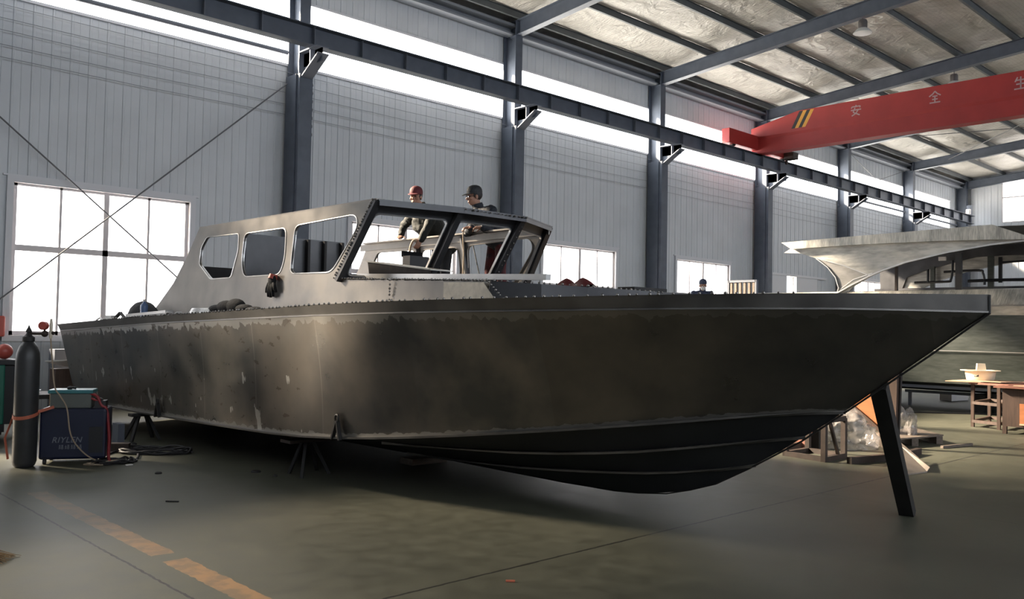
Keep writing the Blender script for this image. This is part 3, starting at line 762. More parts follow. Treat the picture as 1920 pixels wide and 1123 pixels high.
# cabin sides, with three window openings each
NT, NB = 4.95, 4.85            # X of the near side at z 2.8 / 1.7
def nearx(z): return NB+(z-1.7)*(NT-NB)/1.1
SIDE = [(12.45, 1.58), (12.38, 1.68), (12.15, 1.82), (11.75, 2.09), (11.4, 2.45), (11.13, 2.80), (9.0, 2.815), (7.12, 2.80), (7.65, 2.04), (6.5, 2.0), (5.35, 1.95), (5.40, 1.75), (8, 1.70), (10.5, 1.62)]
W1 = rounded([(10.99, 2.53), (10.86, 2.66), (9.98, 2.65), (9.95, 2.45), (10.06, 2.12), (10.62, 2.12), (10.99, 2.32)], .05)
W2 = rounded([(9.82, 2.64), (8.84, 2.64), (8.80, 2.3), (8.87, 2.12), (9.72, 2.12), (9.82, 2.3)], .09)
W3 = rounded([(8.64, 2.65), (7.46, 2.68), (7.40, 2.55), (7.80, 2.11), (8.64, 2.12)], .10)
for sg, nm in ((1, 'near'), (-1, 'far')):
    fx = (lambda u, v: V((nearx(v), u, v))) if sg == 1 else (lambda u, v: V((2*6.28-nearx(v), u+.18*(v > 2.03)*(u < 9), v)))
    b = B(); plate(b, SIDE, [W1, W2, W3], fx, (sg*.012, 0, 0)); b.loops.layers.uv.new('UVMap'); b.loops.layers.uv.new('UV2')
    obj('cabin_side', b, MT['cabin'], boat)
    for wv_ in (W1, W2, W3):
        b = B(); pts = [fx(*p)+V((-sg*.002, 0, 0)) for p in wv_]
        cen = sum(pts, V((0, 0, 0)))/len(pts)
        o_ = [p+V((-sg*.006, 0, 0)) for p in pts]
        out = [cen+(p-cen)*1.0+(p-cen).normalized()*.014+V((-sg*.004, 0, 0)) for p in pts]
        ins = [p+V((sg*.03, 0, 0)) for p in pts]
        vs = loft(b, [out, o_, ins]); 
        n = len(pts)
        for r0, r1 in zip(vs, vs[1:]): b.faces.new((r0[-1], r0[0], r1[0], r1[-1]))
        obj('window_rim', b, MT['alu'] if sg == 1 else MT['raw'], boat)
    # top flange / beam of the cabin side
    b = B()
    y1 = 7.12 if sg == 1 else 7.3
    xq = NT if sg == 1 else 7.61
    box(b, xq, xq+sg*.10, y1, 11.13, 2.795, 2.815)
    if sg == -1: box(b, xq-.03, xq-.01, y1, 11.3, 2.70, 2.80)
    b.loops.layers.uv.new('UVMap'); b.loops.layers.uv.new('UV2')
    obj('top_flange', b, MT['cabin'], boat)
    for yy in (9.89, 8.73):
        b = B(); o_ = V((sg*.04, 0, 0)); bar(b, fx(yy, 1.72)+o_, fx(yy, 2.78)+o_, .05, .035, up=(0, 1, 0))
        b.loops.layers.uv.new('UVMap'); b.loops.layers.uv.new('UV2')
        obj('side_frame', b, MT['frame'], boat)
# windscreen of three leaning panels
A, Bt, Ct, Dt = V((4.95, 7.14, 2.80)), V((5.86, 6.93, 2.80)), V((6.76, 6.93, 2.80)), V((7.60, 7.34, 2.80))
A0, B0, C0, D0 = V((4.86, 7.66, 2.02)), V((5.84, 7.46, 2.02)), V((6.74, 7.46, 2.02)), V((7.66, 7.84, 2.02))
for (p, q, p0, q0) in ((A, Bt, A0, B0), (Bt, Ct, B0, C0), (Ct, Dt, C0, D0)):
    def fm(u, v, p=p, q=q, p0=p0, q0=q0):
        lo = p0.lerp(q0, u); hi = p.lerp(q, u); return lo.lerp(hi, v)
    nrm = (q-p).cross(p0-p).normalized()*.012
    hole = rounded([(.10, .06), (.88, .06), (.93, .15), (.93, .84), (.07, .84), (.07, .12)], .06)
    b = B(); plate(b, [(0, 0), (1, 0), (1, 1), (0, 1)], [hole], fm, nrm); b.loops.layers.uv.new('UVMap'); b.loops.layers.uv.new('UV2')
    obj('windscreen_panel', b, MT['frame'], boat)
    b = B()
    loopv = [fm(*h) for h in hole]; cen = sum(loopv, V((0, 0, 0)))/len(loopv)
    for a_, c_ in zip(loopv, loopv[1:]+loopv[:1]): bar(b, a_, c_, .010, .03, up=nrm)
    obj('window_rim', b, MT['alu'], boat)
for p, q in ((A, A0), (Bt, B0), (Ct, C0), (Dt, D0)):
    b = B(); d_ = V((0, -.035, -.01)); bar(b, p+d_, q+d_, .075, .05, up=(0, -1, -.3)); b.loops.layers.uv.new('UVMap'); b.loops.layers.uv.new('UV2')
    obj('windscreen_post', b, MT['frame'], boat)
b = B()
for p, q in ((A, Bt), (Bt, Ct), (Ct, Dt)):
    bar(b, p+V((0, -.03, -.008)), q+V((0, -.03, -.008)), .09, .014); bar(b, p+V((0, -.07, -.035)), q+V((0, -.07, -.035)), .012, .055)
b.loops.layers.uv.new('UVMap'); b.loops.layers.uv.new('UV2')
obj('windscreen_header', b, MT['frame'], boat)
# tacks on windscreen edge and base
b = B(); rnd = random.Random(5)
def tacks(bm, p, q, step=.045, r=(.007, .014)):
    p, q = V(p), V(q); n = int((q-p).length/step)
    for i in range(n+1):
        c = p.lerp(q, (i+rnd.uniform(-.2, .2))/max(n, 1))
        bmesh.ops.create_icosphere(bm, subdivisions=1, radius=rnd.uniform(*r), matrix=Matrix.Translation(c))
tacks(b, A+V((-.040, -.01, 0)), A0+V((-.040, -.01, .02)), .032, (.009, .016))
tacks(b, (nearx(2.03)-.01, 7.65, 2.035), (4.87, 5.4, 1.955), .04)
tacks(b, (4.845, 6.72, 1.99), (4.84, 6.72, 1.78), .035)
tacks(b, (4.85, 5.35, 1.94), (4.88, 5.2, 1.80), .03)
tacks(b, (4.88, 5.3, 1.95), (5.5, 4.83, 1.925), .05); tacks(b, (5.5, 4.83, 1.925), (6.3, 4.66, 1.90), .05)
tacks(b, (4.845, 12.3, 1.62), (4.84, 5.4, 1.80), .08)
tacks(b, Bt+V((0, -.09, -.02)), Ct+V((0, -.09, -.02)), .06); tacks(b, Ct+V((0, -.06, -.05)), C0+V((0, -.06, 0)), .07)
o = obj('weld_tacks', b, MT['bead'], boat); o['kind'] = 'stuff'

# coaming / trunk cabin ahead of the windscreen
ring = [(4.865, 7.66), (4.875, 6.5), (4.87, 5.38), (5.15, 5.03), (5.5, 4.83), (5.9, 4.71), (6.28, 4.67), (6.66, 4.71), (7.06, 4.83), (7.42, 5.03), (7.69, 5.38), (7.70, 6.5), (7.70, 7.84)]
def tz(y): return interp([(4.6, 1.90), (5.4, 1.95), (7.66, 2.03), (8, 2.04)], y)
b = B(); uvmesh(b, [[(x, y, interp(ZS, y)-.02) for x, y in ring[2:11]], [(x, y, tz(y)) for x, y in ring[2:11]]]); obj('trunk_front', b, MT['frame'], boat)
b = B(); vs = [b.verts.new((x, y, tz(y))) for x, y in ring]; b.faces.new(vs); b.loops.layers.uv.new('UVMap'); b.loops.layers.uv.new('UV2')
obj('trunk_top', b, MT['frame'], boat)
b = B(); prism(b, [(4.845, 5.92, 1.95), (4.845, 5.40, 1.935), (4.845, 5.27, 1.80), (4.845, 5.92, 1.79)], (-.005, 0, 0)); obj('bright_plate_patch', b, MT['sanded'], boat)
# transverse bulkhead inside the cabin
b = B(); box(b, 4.97, 6.35, 9.86, 9.875, 1.7, 2.65); b.loops.layers.uv.new('UVMap'); b.loops.layers.uv.new('UV2'); obj('bulkhead', b, MT['frame'], boat)
b = B(); box(b, 6.35, 7.58, 9.86, 9.875, 1.7, 2.1); box(b, 5.0, 7.5, 11.1, 11.12, 1.62, 2.3); b.loops.layers.uv.new('UVMap'); b.loops.layers.uv.new('UV2'); obj('bulkhead', b, MT['frame'], boat)
for xx in (5.55, 5.78, 6.02, 6.28):
    b = B(); box(b, xx, xx+.035, 9.79, 9.86, 1.7, 2.64); obj('bulkhead_stiffener', b, MT['dark'], boat)
b = B(); box(b, 5.0, 7.55, 8.05, 8.12, 1.7, 2.12); obj('dashboard', b, MT['frame'], boat); 
# lifting lugs on the chine
for px, py in ((295, 770), (630, 812)):
    y = 11.0 if px < 400 else 7.05
    x = CX-bC(y)-.01; z = interp(ZC, y)
    b = B(); bar(b, (x-.03, y+.10, z-.03), (x-.05, y, z+.15), .02, .04, up=(1, 0, 0)); bar(b, (x-.03, y-.03, z-.03), (x-.05, y-.01, z+.15), .02, .04, up=(1, 0, 0))
    tube(b, [(x-.05+.0, y+.028*math.cos(a), z+.17+.035*math.sin(a)) for a in [2*PI*k/12 for k in range(13)]], .011, 6)
    obj('lifting_lug', b, MT['dark'], boat)

# things lying on the boat
def deck_at(px, py, x):
    p = at(px, py, X=x); p.z = interp(ZS, p.y)-.012; return p
b = B(); bar(b, (5.17, 7.72, 2.075), (5.2, 5.0, 1.985), .06, .05)
tag(obj('aluminium_bar', b, MT['alu']), 'long bright aluminium bar lying on the trunk ahead of the windscreen', 'bar')
t = thing('sloping_tray', 'brown sloping sheet tray with bright top edge inside the windscreen', 'tray', (5.45, 7.5, 2.05))
b = B(); prism(b, [(5.5, 8.0, 2.04), (5.5, 6.98, 2.04), (5.5, 6.95, 2.13), (5.5, 8.05, 2.26)], (.02, 0, 0)); obj('tray_side', b, MT['rust'], t)
b = B(); prism(b, [(5.49, 6.93, 2.13), (5.49, 8.07, 2.262), (5.49, 8.07, 2.274), (5.49, 6.93, 2.142)], (.30, 0, 0)); obj('tray_top', b, MT['raw'], t)
t = thing('tool_case', 'black open tool case standing behind the windscreen', 'case', (6.3, 7.9, 2.12))
p = at(776, 500, Y=8.08)
b = B(); box(b, p.x-.12, p.x+.16, 8.0, 8.14, 2.12, 2.37); obj('case_body', b, MT['rubber'], t)
b = B(); box(b, p.x-.125, p.x+.165, 8.14, 8.16, 2.36, 2.43); obj('case_lid', b, MT['cloth'], t)
b = B(); box(b, p.x-.2, p.x-.12, 8.02, 8.10, 2.12, 2.24); obj('case_latch', b, MT['dark'], t)
# red folded object on the trunk
p = at(1078, 533, X=5.95); p.z = tz(p.y)
b = B()
rows = []
for i in range(13):
    u = i/12; yy = p.y+.20-.40*u; hgt = .055-.028*math.cos(4*PI*u)*(1 if .1 < u < .9 else .3); r = []
    for k in range(9):
        a = PI*k/8; r.append((p.x-.07*math.cos(a), yy, p.z+hgt*math.sin(a)*(1 if 0 < i < 12 else .4)))
    rows.append(r)
loft(b, rows)
tag(obj('red_bundle', b, MT['redbag'], smooth='all'), 'dark red saddle-shaped bundle lying on the boat trunk', 'bundle')
b = B(); p = V((6.1, 4.3, 1.80)); box(b, p.x, p.x+.05, p.y, p.y+.06, p.z, p.z+.06)
tag(obj('small_block', b, MT['black']), 'small black block standing on the foredeck', 'block')
b = B(); box(b, 6.4, 6.9, 5.05, 5.25, 1.935, 1.965)  # added strip imitating the far edge of the trunk
tag(obj('trunk_edge_strip', b, MT['dark']), 'dark strip added on the trunk in place of its far edge', 'batten')
b = B(); prism(b, [(5.35, 4.45, 1.80), (6.1, 4.2, 1.80), (6.2, 4.5, 1.80), (5.6, 4.62, 1.80)], (0, 0, .03))
tag(obj('white_offcut', b, MT['white']), 'white flat offcut lying on the foredeck ahead of the trunk', 'offcut')

# stern deck clutter (seen from below deck level, standing on the near deck edge)
def dz(y): return interp(ZS, y)-.008
def ddk(px, x): p = at(px, 592, X=x); return V((x, p.y, dz(p.y)))
p = ddk(268, 4.65)
b = B(); rows = []
for i in range(9):
    u = i/8; r_ = math.sin(PI*(.08+.84*u))**.6
    rows.append([(p.x+.16*r_*math.cos(a), p.y+.42-.84*u, p.z+(.26 if i > 1 else .2)*r_*max(0, math.sin(a))) for a in [PI*k/8 for k in range(9)]])
loft(b, rows)
tag(obj('dark_bag', b, MT['cloth'], smooth='all'), 'dark rounded bag lying at the aft end of the cabin side', 'bag')
p = ddk(270, 4.42)
t = thing('water_bottle', 'blue plastic bottle standing before the dark bag on deck', 'bottle', p)
b = B(); lathe(b, [(.045, 0), (.048, .02), (.045, .08), (.048, .14), (.045, .17), (.02, .2), (.016, .22)], p, 14); obj('bottle_body', b, MT['bottle'], t, smooth=True)
b = B(); lathe(b, [(.02, .215), (.02, .245)], p, 12); obj('bottle_cap', b, MT['white'], t)
p = ddk(290, 4.40); b = B(); bar(b, (4.44, p.y-.35, p.z+.07), (4.40, p.y+.85, p.z+.02), .10, .035)
tag(obj('grey_plank', b, MT['alu']), 'grey plank lying aslant on the near deck edge beside the bottle', 'plank')
for px, s_, lb in ((203, .10, 'small white block on the stern deck edge, nearer the window mullion'),):
    p = ddk(px, 4.4); b = B(); box(b, p.x, p.x+.06, p.y-.12, p.y+.12, p.z, p.z+.075)
    tag(obj('white_block', b, MT['white']), lb, 'block')
p = ddk(222, 4.4); b = B(); bar(b, (p.x, p.y+.15, p.z+.01), (p.x, p.y-.08, p.z+.10), .05, .02); bar(b, (p.x, p.y-.06, p.z+.10), (p.x+.02, p.y-.2, p.z+.02), .04, .02)
tag(obj('bent_bracket', b, MT['dark']), 'small bent metal bracket on the stern deck beside the white block', 'bracket')
p = ddk(190, 4.38); b = B(); tube(b, [(p.x, p.y+.2, p.z+.01), (p.x+.02, p.y+.1, p.z+.05), (p.x, p.y, p.z+.015), (p.x+.03, p.y-.1, p.z+.04)], .012, 6)
tag(obj('crumpled_paper', b, MT['white']), 'crumpled white scrap on the stern deck corner', 'scrap')
p = ddk(320, 4.36); b = B()
for k in range(5): bar(b, (p.x+.01*k, p.y+.35-.14*k, p.z+.012), (p.x-.01+.02*(k % 2), p.y+.2-.14*k, p.z+.035*(k % 2)+.01), .06, .012)
tag(obj('white_rag', b, MT['white']), 'white rag lying on the deck edge right of the plank', 'rag')
p = ddk(385, 4.42); b = B()
for k in range(4): tube(b, [(p.x+.12*math.cos(a)*(1-.06*k), p.y+.33*math.sin(a)*(1-.05*k), p.z+.012+.016*k) for a in [2*PI*q/20 for q in range(21)]], .010, 6)
tag(obj('wire_coil', b, MT['alu']), 'flat coil of grey wire lying on the near side deck', 'coil')
p = ddk(440, 4.42); b = B()
for k, (dy, sy, sz) in enumerate(((.42, .17, .05), (.2, .2, .075), (-.02, .18, .085), (-.22, .16, .05), (-.45, .16, .035))): ell(b, (p.x, p.y+dy, p.z+sz*.8), (.08, sy, sz), seg=12, rings=8)
tag(obj('dark_gloves', b, MT['cloth'], smooth='all'), 'dark gloves and rags heaped on the side deck below the cabin windows', 'gloves')
# glove hanging from the middle window
t = thing('work_glove', 'black work glove hanging from the sill of the middle cabin window', 'glove', (4.84, 9.0, 2.0))
g0 = at(515, 518, X=4.86); b = B()
ell(b, g0+V((-.03, 0, -.05)), (.035, .075, .08), seg=12, rings=8)
for k, (dy, L_) in enumerate(((.085, .10), (.05, .15), (.01, .16), (-.03, .15), (-.075, .10))):
    tube(b, [g0+V((-.035, dy*.6, -.08)), g0+V((-.04, dy*1.1, -.08-L_*.6)), g0+V((-.035, dy*1.35, -.08-L_))], [.024, .021, .015], 8)
obj('glove_hand', b, MT['cloth'], t, smooth='all')
b = B(); tube(b, [g0+V((-.02, -.01, .02)), g0+V((-.03, -.005, -.03))], [.045, .055], 10); obj('glove_cuff', b, MT['gauge'], t, smooth=True)

# supports
def trestle(name, cx, cy, zt, feet, label, cat='trestle'):
    t = thing(name, label, cat, (cx, cy, 0), 'stands under the boat')
    b = B(); return t
t = thing('steel_trestle', 'small dark A-shaped steel trestle under the stern chine', 'trestle', (4.6, 11.75, 0), 'stands under the boat')
zt = .355
b = B(); bar(b, (4.36, 11.73, zt-.02), (4.84, 11.73, zt-.02), .14, .035); obj('top_plate', b, MT['dark'], t)
for fx_, fy_, tx in ((4.34, 11.60, 4.46), (4.36, 11.92, 4.46), (4.72, 11.62, 4.58), (4.74, 11.92, 4.58)):
    b = B(); bar(b, (fx_, fy_, 0), (tx, 11.73+(.04 if fy_ > 11.73 else -.04), zt-.035), .035, .035); obj('leg', b, MT['dark'], t)
t = thing('steel_tripod_stand', 'dark splayed-leg steel stand under the hull amidships', 'trestle', (4.82, 8.05, 0), 'stands under the boat')
zt = .36
b = B(); bar(b, (4.55, 8.05, zt+.005), (5.1, 8.05, zt+.005), .2, .03); obj('top_plate', b, MT['rust'], t)
for (fx_, fy_), (tx, ty) in (((4.71, 8.24), (4.78, 8.1)), ((4.66, 7.90), (4.76, 8.0)), ((5.03, 7.98), (4.86, 8.03)), ((5.05, 8.25), (4.88, 8.1))):
    b = B(); bar(b, (fx_, fy_, 0), (tx, ty, zt-.01), .03, .03); obj('leg', b, MT['dark'], t)
p = V((7.81, 3.16, 0))
b = B(); bar(b, (7.80, 3.18, 0), (6.55, 2.98, .98), .13, .10, up=(0, 0, 1))
b.free()
b = B(); top = at(1645, 716, X=6.62); bar(b, (7.83, 3.14, .0), (top.x+.02, top.y, top.z-.02), .12, .10); 
tag(obj('timber_prop', b, MT['dark']), 'dark heavy timber prop leaning against the bow stem', 'prop')
for k, yy in enumerate((8.0, 10.5, 12.9)):
    b = B(); box(b, CX-.25, CX+.25, yy-.12, yy+.12, 0, interp(ZB, yy)-.022)
    tag(obj('keel_block', b, MT['timber']), 'low timber block under the keel '+('near the forefoot', 'amidships', 'near the stern')[k], 'block', 'keel blocks')

# ================================================================== LEFT FOREGROUND: WELDING GEAR
c0 = V((2.74, 10.28, 0))
t = thing('gas_cylinder', 'tall black gas cylinder standing beside the blue welder', 'cylinder', c0)
b = B(); lathe(b, [(.085, .0), (.105, .02), (.118, .06), (.118, 1.12), (.112, 1.20), (.09, 1.27), (.062, 1.31), (.05, 1.325)], c0, 28); obj('cylinder_body', b, MT['cyl'], t, smooth=True)
b = B(); lathe(b, [(.05, 1.32), (.06, 1.33), (.06, 1.37), (.035, 1.39), (.02, 1.42), (.03, 1.425), (.03, 1.44), (.012, 1.475), (.003, 1.50)], c0, 16); obj('valve', b, MT['dark'], t, smooth=True)
z = 1.41
dr = V((.72, -.69, 0))
b = B(); tube(b, [c0+V((0, 0, z)), c0+dr*.15+V((0, 0, z)), c0+dr*.19+V((0, 0, z+.01))], .014, 8); ell(b, c0+dr*.17+V((0, 0, z)), (.035, .035, .035)); ell(b, c0+dr*.26+V((0, 0, z+.01)), (.02, .02, .02)); tube(b, [c0+dr*.17+V((0, 0, z)), c0+dr*.165+V((0, 0, z+.06))], .012, 8)
obj('regulator', b, MT['rust'], t, smooth=True)
b = B(); tube(b, [c0+dr*.155+V((-.02, -.02, z+.085)), c0+dr*.155+V((.02, .02, z+.085))], .045, 18); obj('pressure_gauge', b, MT['gauge'], t, smooth=True)
b = B(); fl = c0+dr*.235; lathe(b, [(.012, z-.05), (.018, z-.03), (.018, z+.10), (.012, z+.16)], fl, 12); obj('flow_tube', b, MT['cream'], t, smooth=True)
# strap
t2 = B()
pts = []
for k in range(25):
    a = 2*PI*k/24; pts.append(c0+V((.124*math.cos(a), .124*math.sin(a), .555+.035*math.sin(a-2.2)*-1)))
for p, q in zip(pts, pts[1:]): bar(t2, p, q, .004, .035)
for k, (p, q) in enumerate(((c0+V((-.10, .085, .52)), c0+V((-.16, .12, .30))), (c0+V((-.16, .12, .30)), c0+V((-.13, .10, .08))))): bar(t2, p, q, .005, .035, up=(1, 1, 0))
bar(t2, c0+V((.1, -.07, .58)), c0+V((.24, -.12, .63)), .004, .03)
tag(obj('orange_strap', t2, MT['orange']), 'orange strap tied round the black gas cylinder', 'strap')
# hose down from the regulator
b = B(); h = [fl+V((0, 0, z-.05)), fl+V((.02, -.02, 1.1)), fl+V((.045, -.04, .85)), fl+V((.09, -.09, .75)), V((3.06, 10.0, .62)), V((3.10, 9.985, .35)), V((3.2, 9.985, .18)), V((3.36, 9.98, .05)), V((3.55, 9.98, .02))]
def smooth_path(P, n=6):
    P = [V(p) for p in P]; out = []
    for i in range(len(P)-1):
        p0, p1, p2, p3 = P[max(i-1, 0)], P[i], P[i+1], P[min(i+2, len(P)-1)]
        for k in range(n):
            t_ = k/n; out.append(.5*((2*p1)+(p2-p0)*t_+(2*p0-5*p1+4*p2-p3)*t_*t_+(-p0+3*p1-3*p2+p3)*t_**3))
    out.append(P[-1]); return out
tube(b, smooth_path(h), .0075, 8)
tag(obj('gas_hose', b, MT['hose'], smooth=True), 'tan gas hose hanging from the cylinder regulator over the welder', 'hose')
# welder
u_ = V((.72, -.69, 0)).normalized()           # along the face
fr = V((2.92, 10.42, 0)); 
p0 = at(70, 866, Y=10.33); p1 = at(197, 862, Y=10.02)
wd = p1-p0; wd.z = 0; Lw = wd.length; ux = wd.normalized(); uy = V((-ux.y, ux.x, 0)); uy = uy if uy.y > 0 else -uy
p0.z = 0
def wbox(bm, a, c, d0, d1, z0, z1):
    q = [p0+ux*a+uy*d0, p0+ux*c+uy*d0, p0+ux*c+uy*d1, p0+ux*a+uy*d1]
    prism(bm, [V((k.x, k.y, z0)) for k in q], (0, 0, z1-z0))
t = thing('welding_machine', 'dark blue welding machine with RIYLEN lettering, beside the gas cylinder', 'welding machine', p0+ux*Lw/2+uy*.2)
b = B(); wbox(b, 0, Lw, 0, .42, .05, .60); obj('case', b, MT['blue'], t, bevel=.03)
b = B(); wbox(b, Lw-.17, Lw-.03, -.008, 0, .12, .40); obj('front_panel', b, MT['black'], t)
for a in (.06, Lw-.1):
    for d in (.04, .36):
        b = B(); c_ = p0+ux*a+uy*d; tube(b, [c_+ux*-.015+V((0, 0, .03)), c_+ux*.015+V((0, 0, .03))], .03, 14); obj('castor', b, MT['rubber'], t)
def text(body, size, pos, right, up, mt, parent, shear=.25, name='lettering'):
    cu = bpy.data.curves.new(name, 'FONT'); cu.body = body; cu.size = size; cu.shear = shear; cu.extrude = .001; cu.space_character = 1.1; cu.offset = size*.012
    o = bpy.data.objects.new(name, cu); COL.objects.link(o)
    bpy.context.view_layer.update()
    me = bpy.data.meshes.new_from_object(o.evaluated_get(bpy.context.evaluated_depsgraph_get())); bpy.data.objects.remove(o)
    n_ = right.cross(up).normalized(); m = Matrix((( right.x, up.x, n_.x, pos.x), (right.y, up.y, n_.y, pos.y), (right.z, up.z, n_.z, pos.z), (0, 0, 0, 1)))
    me.transform(Matrix.Translation(-wloc(parent)) @ m)
    q = bpy.data.objects.new(name, me); COL.objects.link(q); q.parent = parent; me.materials.clear(); me.materials.append(mt); return q
MT['dimtext'] = mat('dim_white_lettering', (.17, .18, .21), .5)
text('RIYLEN', .085, p0+ux*.13-uy*.004+V((0, 0, .235)), ux, V((0, 0, 1)), MT['dimtext'], t)
gl4 = [[(.1, .9), (.4, .9)], [(.25, .9), (.25, .1)], [(.05, .5), (.45, .5)], [(.05, .1), (.45, .15)], [(.55, .9), (.95, .9)], [(.75, 1), (.75, .6)], [(.55, .6), (.95, .6)], [(.6, .4), (.9, .4), (.9, .05), (.6, .05), (.6, .4)]]
for k in range(4):
    base = p0+ux*(.20+.06*k)-uy*.004+V((0, 0, .165))
    glyph(gl4[(k % 2):], lambda u, v, base=base: base+ux*u*.05+V((0, 0, v*.045)), .006, 'characters', MT['dimtext'], t)
t = thing('tool_case', 'grey-green case with teal lid lying on the blue welder', 'case', p0+ux*.32+uy*.2+V((0, 0, .60)))
b = B(); wbox(b, .09, .50, .05, .30, .60, .76); obj('case_body', b, MT['box'], t, bevel=.01)
b = B(); wbox(b, .07, .52, .03, .32, .76, .80); obj('lid', b, MT['teal'], t, bevel=.008)
b = B(); c_ = p0+ux*.27+uy*.12+V((0, 0, .80)); tube(b, [c_, c_+V((.02, 0, .02)), c_+ux*.06+V((0, 0, .015))], .014, 8); ell(b, c_+V((0, 0, .015)), (.03, .03, .02)); obj('latch', b, MT['dark'], t)
b = B(); q0 = p0+ux*(Lw-.11)+uy*.05+V((0, 0, .60))
tube(b, smooth_path([q0+V((-.06, .05, .16)), q0+V((0, 0, .13)), q0+ux*.05+V((0, 0, .03)), q0+ux*.10+V((0, 0, -.02)), q0+ux*.135+V((0, 0, -.30)), q0+ux*.15+V((0, 0, -.585)), q0+ux*.3+V((0, 0, -.59))]), .016, 8)
tube(b, smooth_path([q0+V((-.05, .05, .11)), q0+ux*.04+V((0, 0, .05)), q0+ux*.11+V((0, 0, -.04)), q0+ux*.125+V((0, 0, -.2))]), .012, 8)
tag(obj('welding_cable', b, MT['redcable'], smooth=True), 'red welding cable hanging down the right end of the blue welder', 'cable')
b = B(); q1 = p0+ux*(Lw-.12)-uy*.0+V((0, 0, .60)); wbox(b, Lw-.13, Lw-.02, .04, .2, .60, .68); ell(b, q1+uy*.1+V((.02, 0, .08)), (.05, .06, .035))
tag(obj('clamp_pile', b, MT['rubber']), 'black clamp resting on the right end of the welder', 'clamp')
# cables on the floor
rnd = random.Random(11)
def loopcoil(c, rx, ry, n, r, jig, ang=0, lift=.0):
    pts = []
    for k in range(n*14+1):
        a = 2*PI*k/14; s_ = 1+rnd.uniform(-jig, jig)
        x, y = rx*math.cos(a)*s_, ry*math.sin(a)*s_
        pts.append(V(c)+V((x*math.cos(ang)-y*math.sin(ang), x*math.sin(ang)+y*math.cos(ang), r+(k//14)*r*.9*((k % 3) > 0)+lift)))
    return pts
b = B(); c_ = p0+ux*(Lw+.10)+uy*.02
c_.z = 0
tube(b, smooth_path(loopcoil(c_, .20, .13, 4, .011, .22), 3), .011, 6)
tag(obj('cable_tangle', b, MT['rubber'], smooth=True), 'tangled dark cable heaped on the floor beside the blue welder', 'cable')
b = B(); c2_ = p0+ux*(Lw+.02)+uy*-.04; c2_.z = 0; tube(b, smooth_path(loopcoil(c2_, .22, .08, 2, .009, .2), 3), .009, 6)
tag(obj('air_hose', b, MT['hose'], smooth=True), 'tan hose lying among the cables at the foot of the welder', 'hose')
b = B(); tube(b, smooth_path(loopcoil((4.22, 10.50, 0), .40, .22, 5, .012, .08, -.7), 3), .012, 6); tube(b, smooth_path([(3.85, 10.1, .012), (3.98, 10.42, .014), (4.05, 10.75, .012), (3.98, 10.9, .012), (3.7, 10.6, .012), (3.6, 10.3, .012)]), .012, 6)
tag(obj('cable_coil', b, MT['rubber'], smooth=True), 'black cable coiled on the floor between welder and steel trestle', 'cable')
b = B(); prism(b, [(3.70, 10.92, 0), (3.98, 10.72, 0), (4.05, 10.84, 0), (3.77, 11.04, 0)], (0, 0, .10))
tag(obj('wood_block', b, MT['rust']), 'low brown wooden block on the floor right of the welder', 'block')
b = B(); box(b, 4.08, 4.16, 11.35, 11.55, 0, .27)
tag(obj('steel_offcut', b, MT['steel_l']), 'upright grey steel offcut just left of the stern trestle', 'offcut')
b = B(); tube(b, smooth_path([(3.95, 11.2, .012), (4.2, 11.15, .012), (4.1, 10.95, .05), (4.15, 10.85, .012)]), .018, 6); ell(b, (4.12, 11.2, .03), (.14, .10, .03))
tag(obj('grey_rag', b, MT['cloth'], smooth=True), 'dark rag on the floor at the foot of the stern trestle', 'rag')

# left edge machine
q = at(0, 768, Z=0)
t = thing('green_machine', 'green machine cabinet half cut by the left edge, behind the cylinder', 'machine', (2.7, 12.6, 0))
b = B(); box(b, 2.2, 3.08, 12.5, 13.1, .22, .98); obj('cabinet', b, MT['green'], t, bevel=.02)
b = B(); box(b, 3.08, 3.24, 12.55, 13.05, .22, 1.0); box(b, 2.15, 3.28, 12.48, 13.12, .98, 1.04); obj('side_frame', b, MT['black'], t)
b = B()
for a in (2.3, 3.0):
    tube(b, [(a-.03, 12.55, .09), (a+.03, 12.55, .09)], .09, 16); tube(b, [(a-.03, 13.0, .09), (a+.03, 13.0, .09)], .09, 16)
box(b, 2.25, 3.1, 12.55, 13.0, .12, .22); obj('wheel_frame', b, MT['rubber'], t)
b = B(); ell(b, (3.12, 12.75, 1.14), (.10, .10, .10))
tag(obj('orange_tool', b, MT['gauge'], smooth=True), 'orange round tool lying on top of the green machine', 'tool')
b = B(); tube(b, smooth_path([(2.72, 12.8, 1.05), (2.66, 12.8, 1.35), (2.86, 12.78, 1.42), (2.98, 12.75, 1.25), (2.9, 12.7, 1.05)]), .012, 6); tube(b, smooth_path([(2.76, 12.7, 1.05), (2.72, 12.7, 1.28), (2.92, 12.7, 1.33), (2.94, 12.65, 1.06)]), .010, 6)
tag(obj('hose_loop', b, MT['hose'], smooth=True), 'loops of pale hose on top of the green machine', 'hose')
b = B(); box(b, 3.45, 3.75, 15.0, 15.9, 0, .03); c_ = at(2, 610, Y=15.9); box(b, c_.x-.3, c_.x+.05, 15.85, 16.0, 1.05, 1.75)
b.free()
c_ = at(0, 615, Y=16.1); b = B(); box(b, c_.x-.25, c_.x+.06, 16.02, 16.17, c_.z-.14, c_.z+.20)
tag(obj('fire_alarm_box', b, MT['gauge'], bevel=.03), 'red box fixed to the wall at the left edge', 'box')
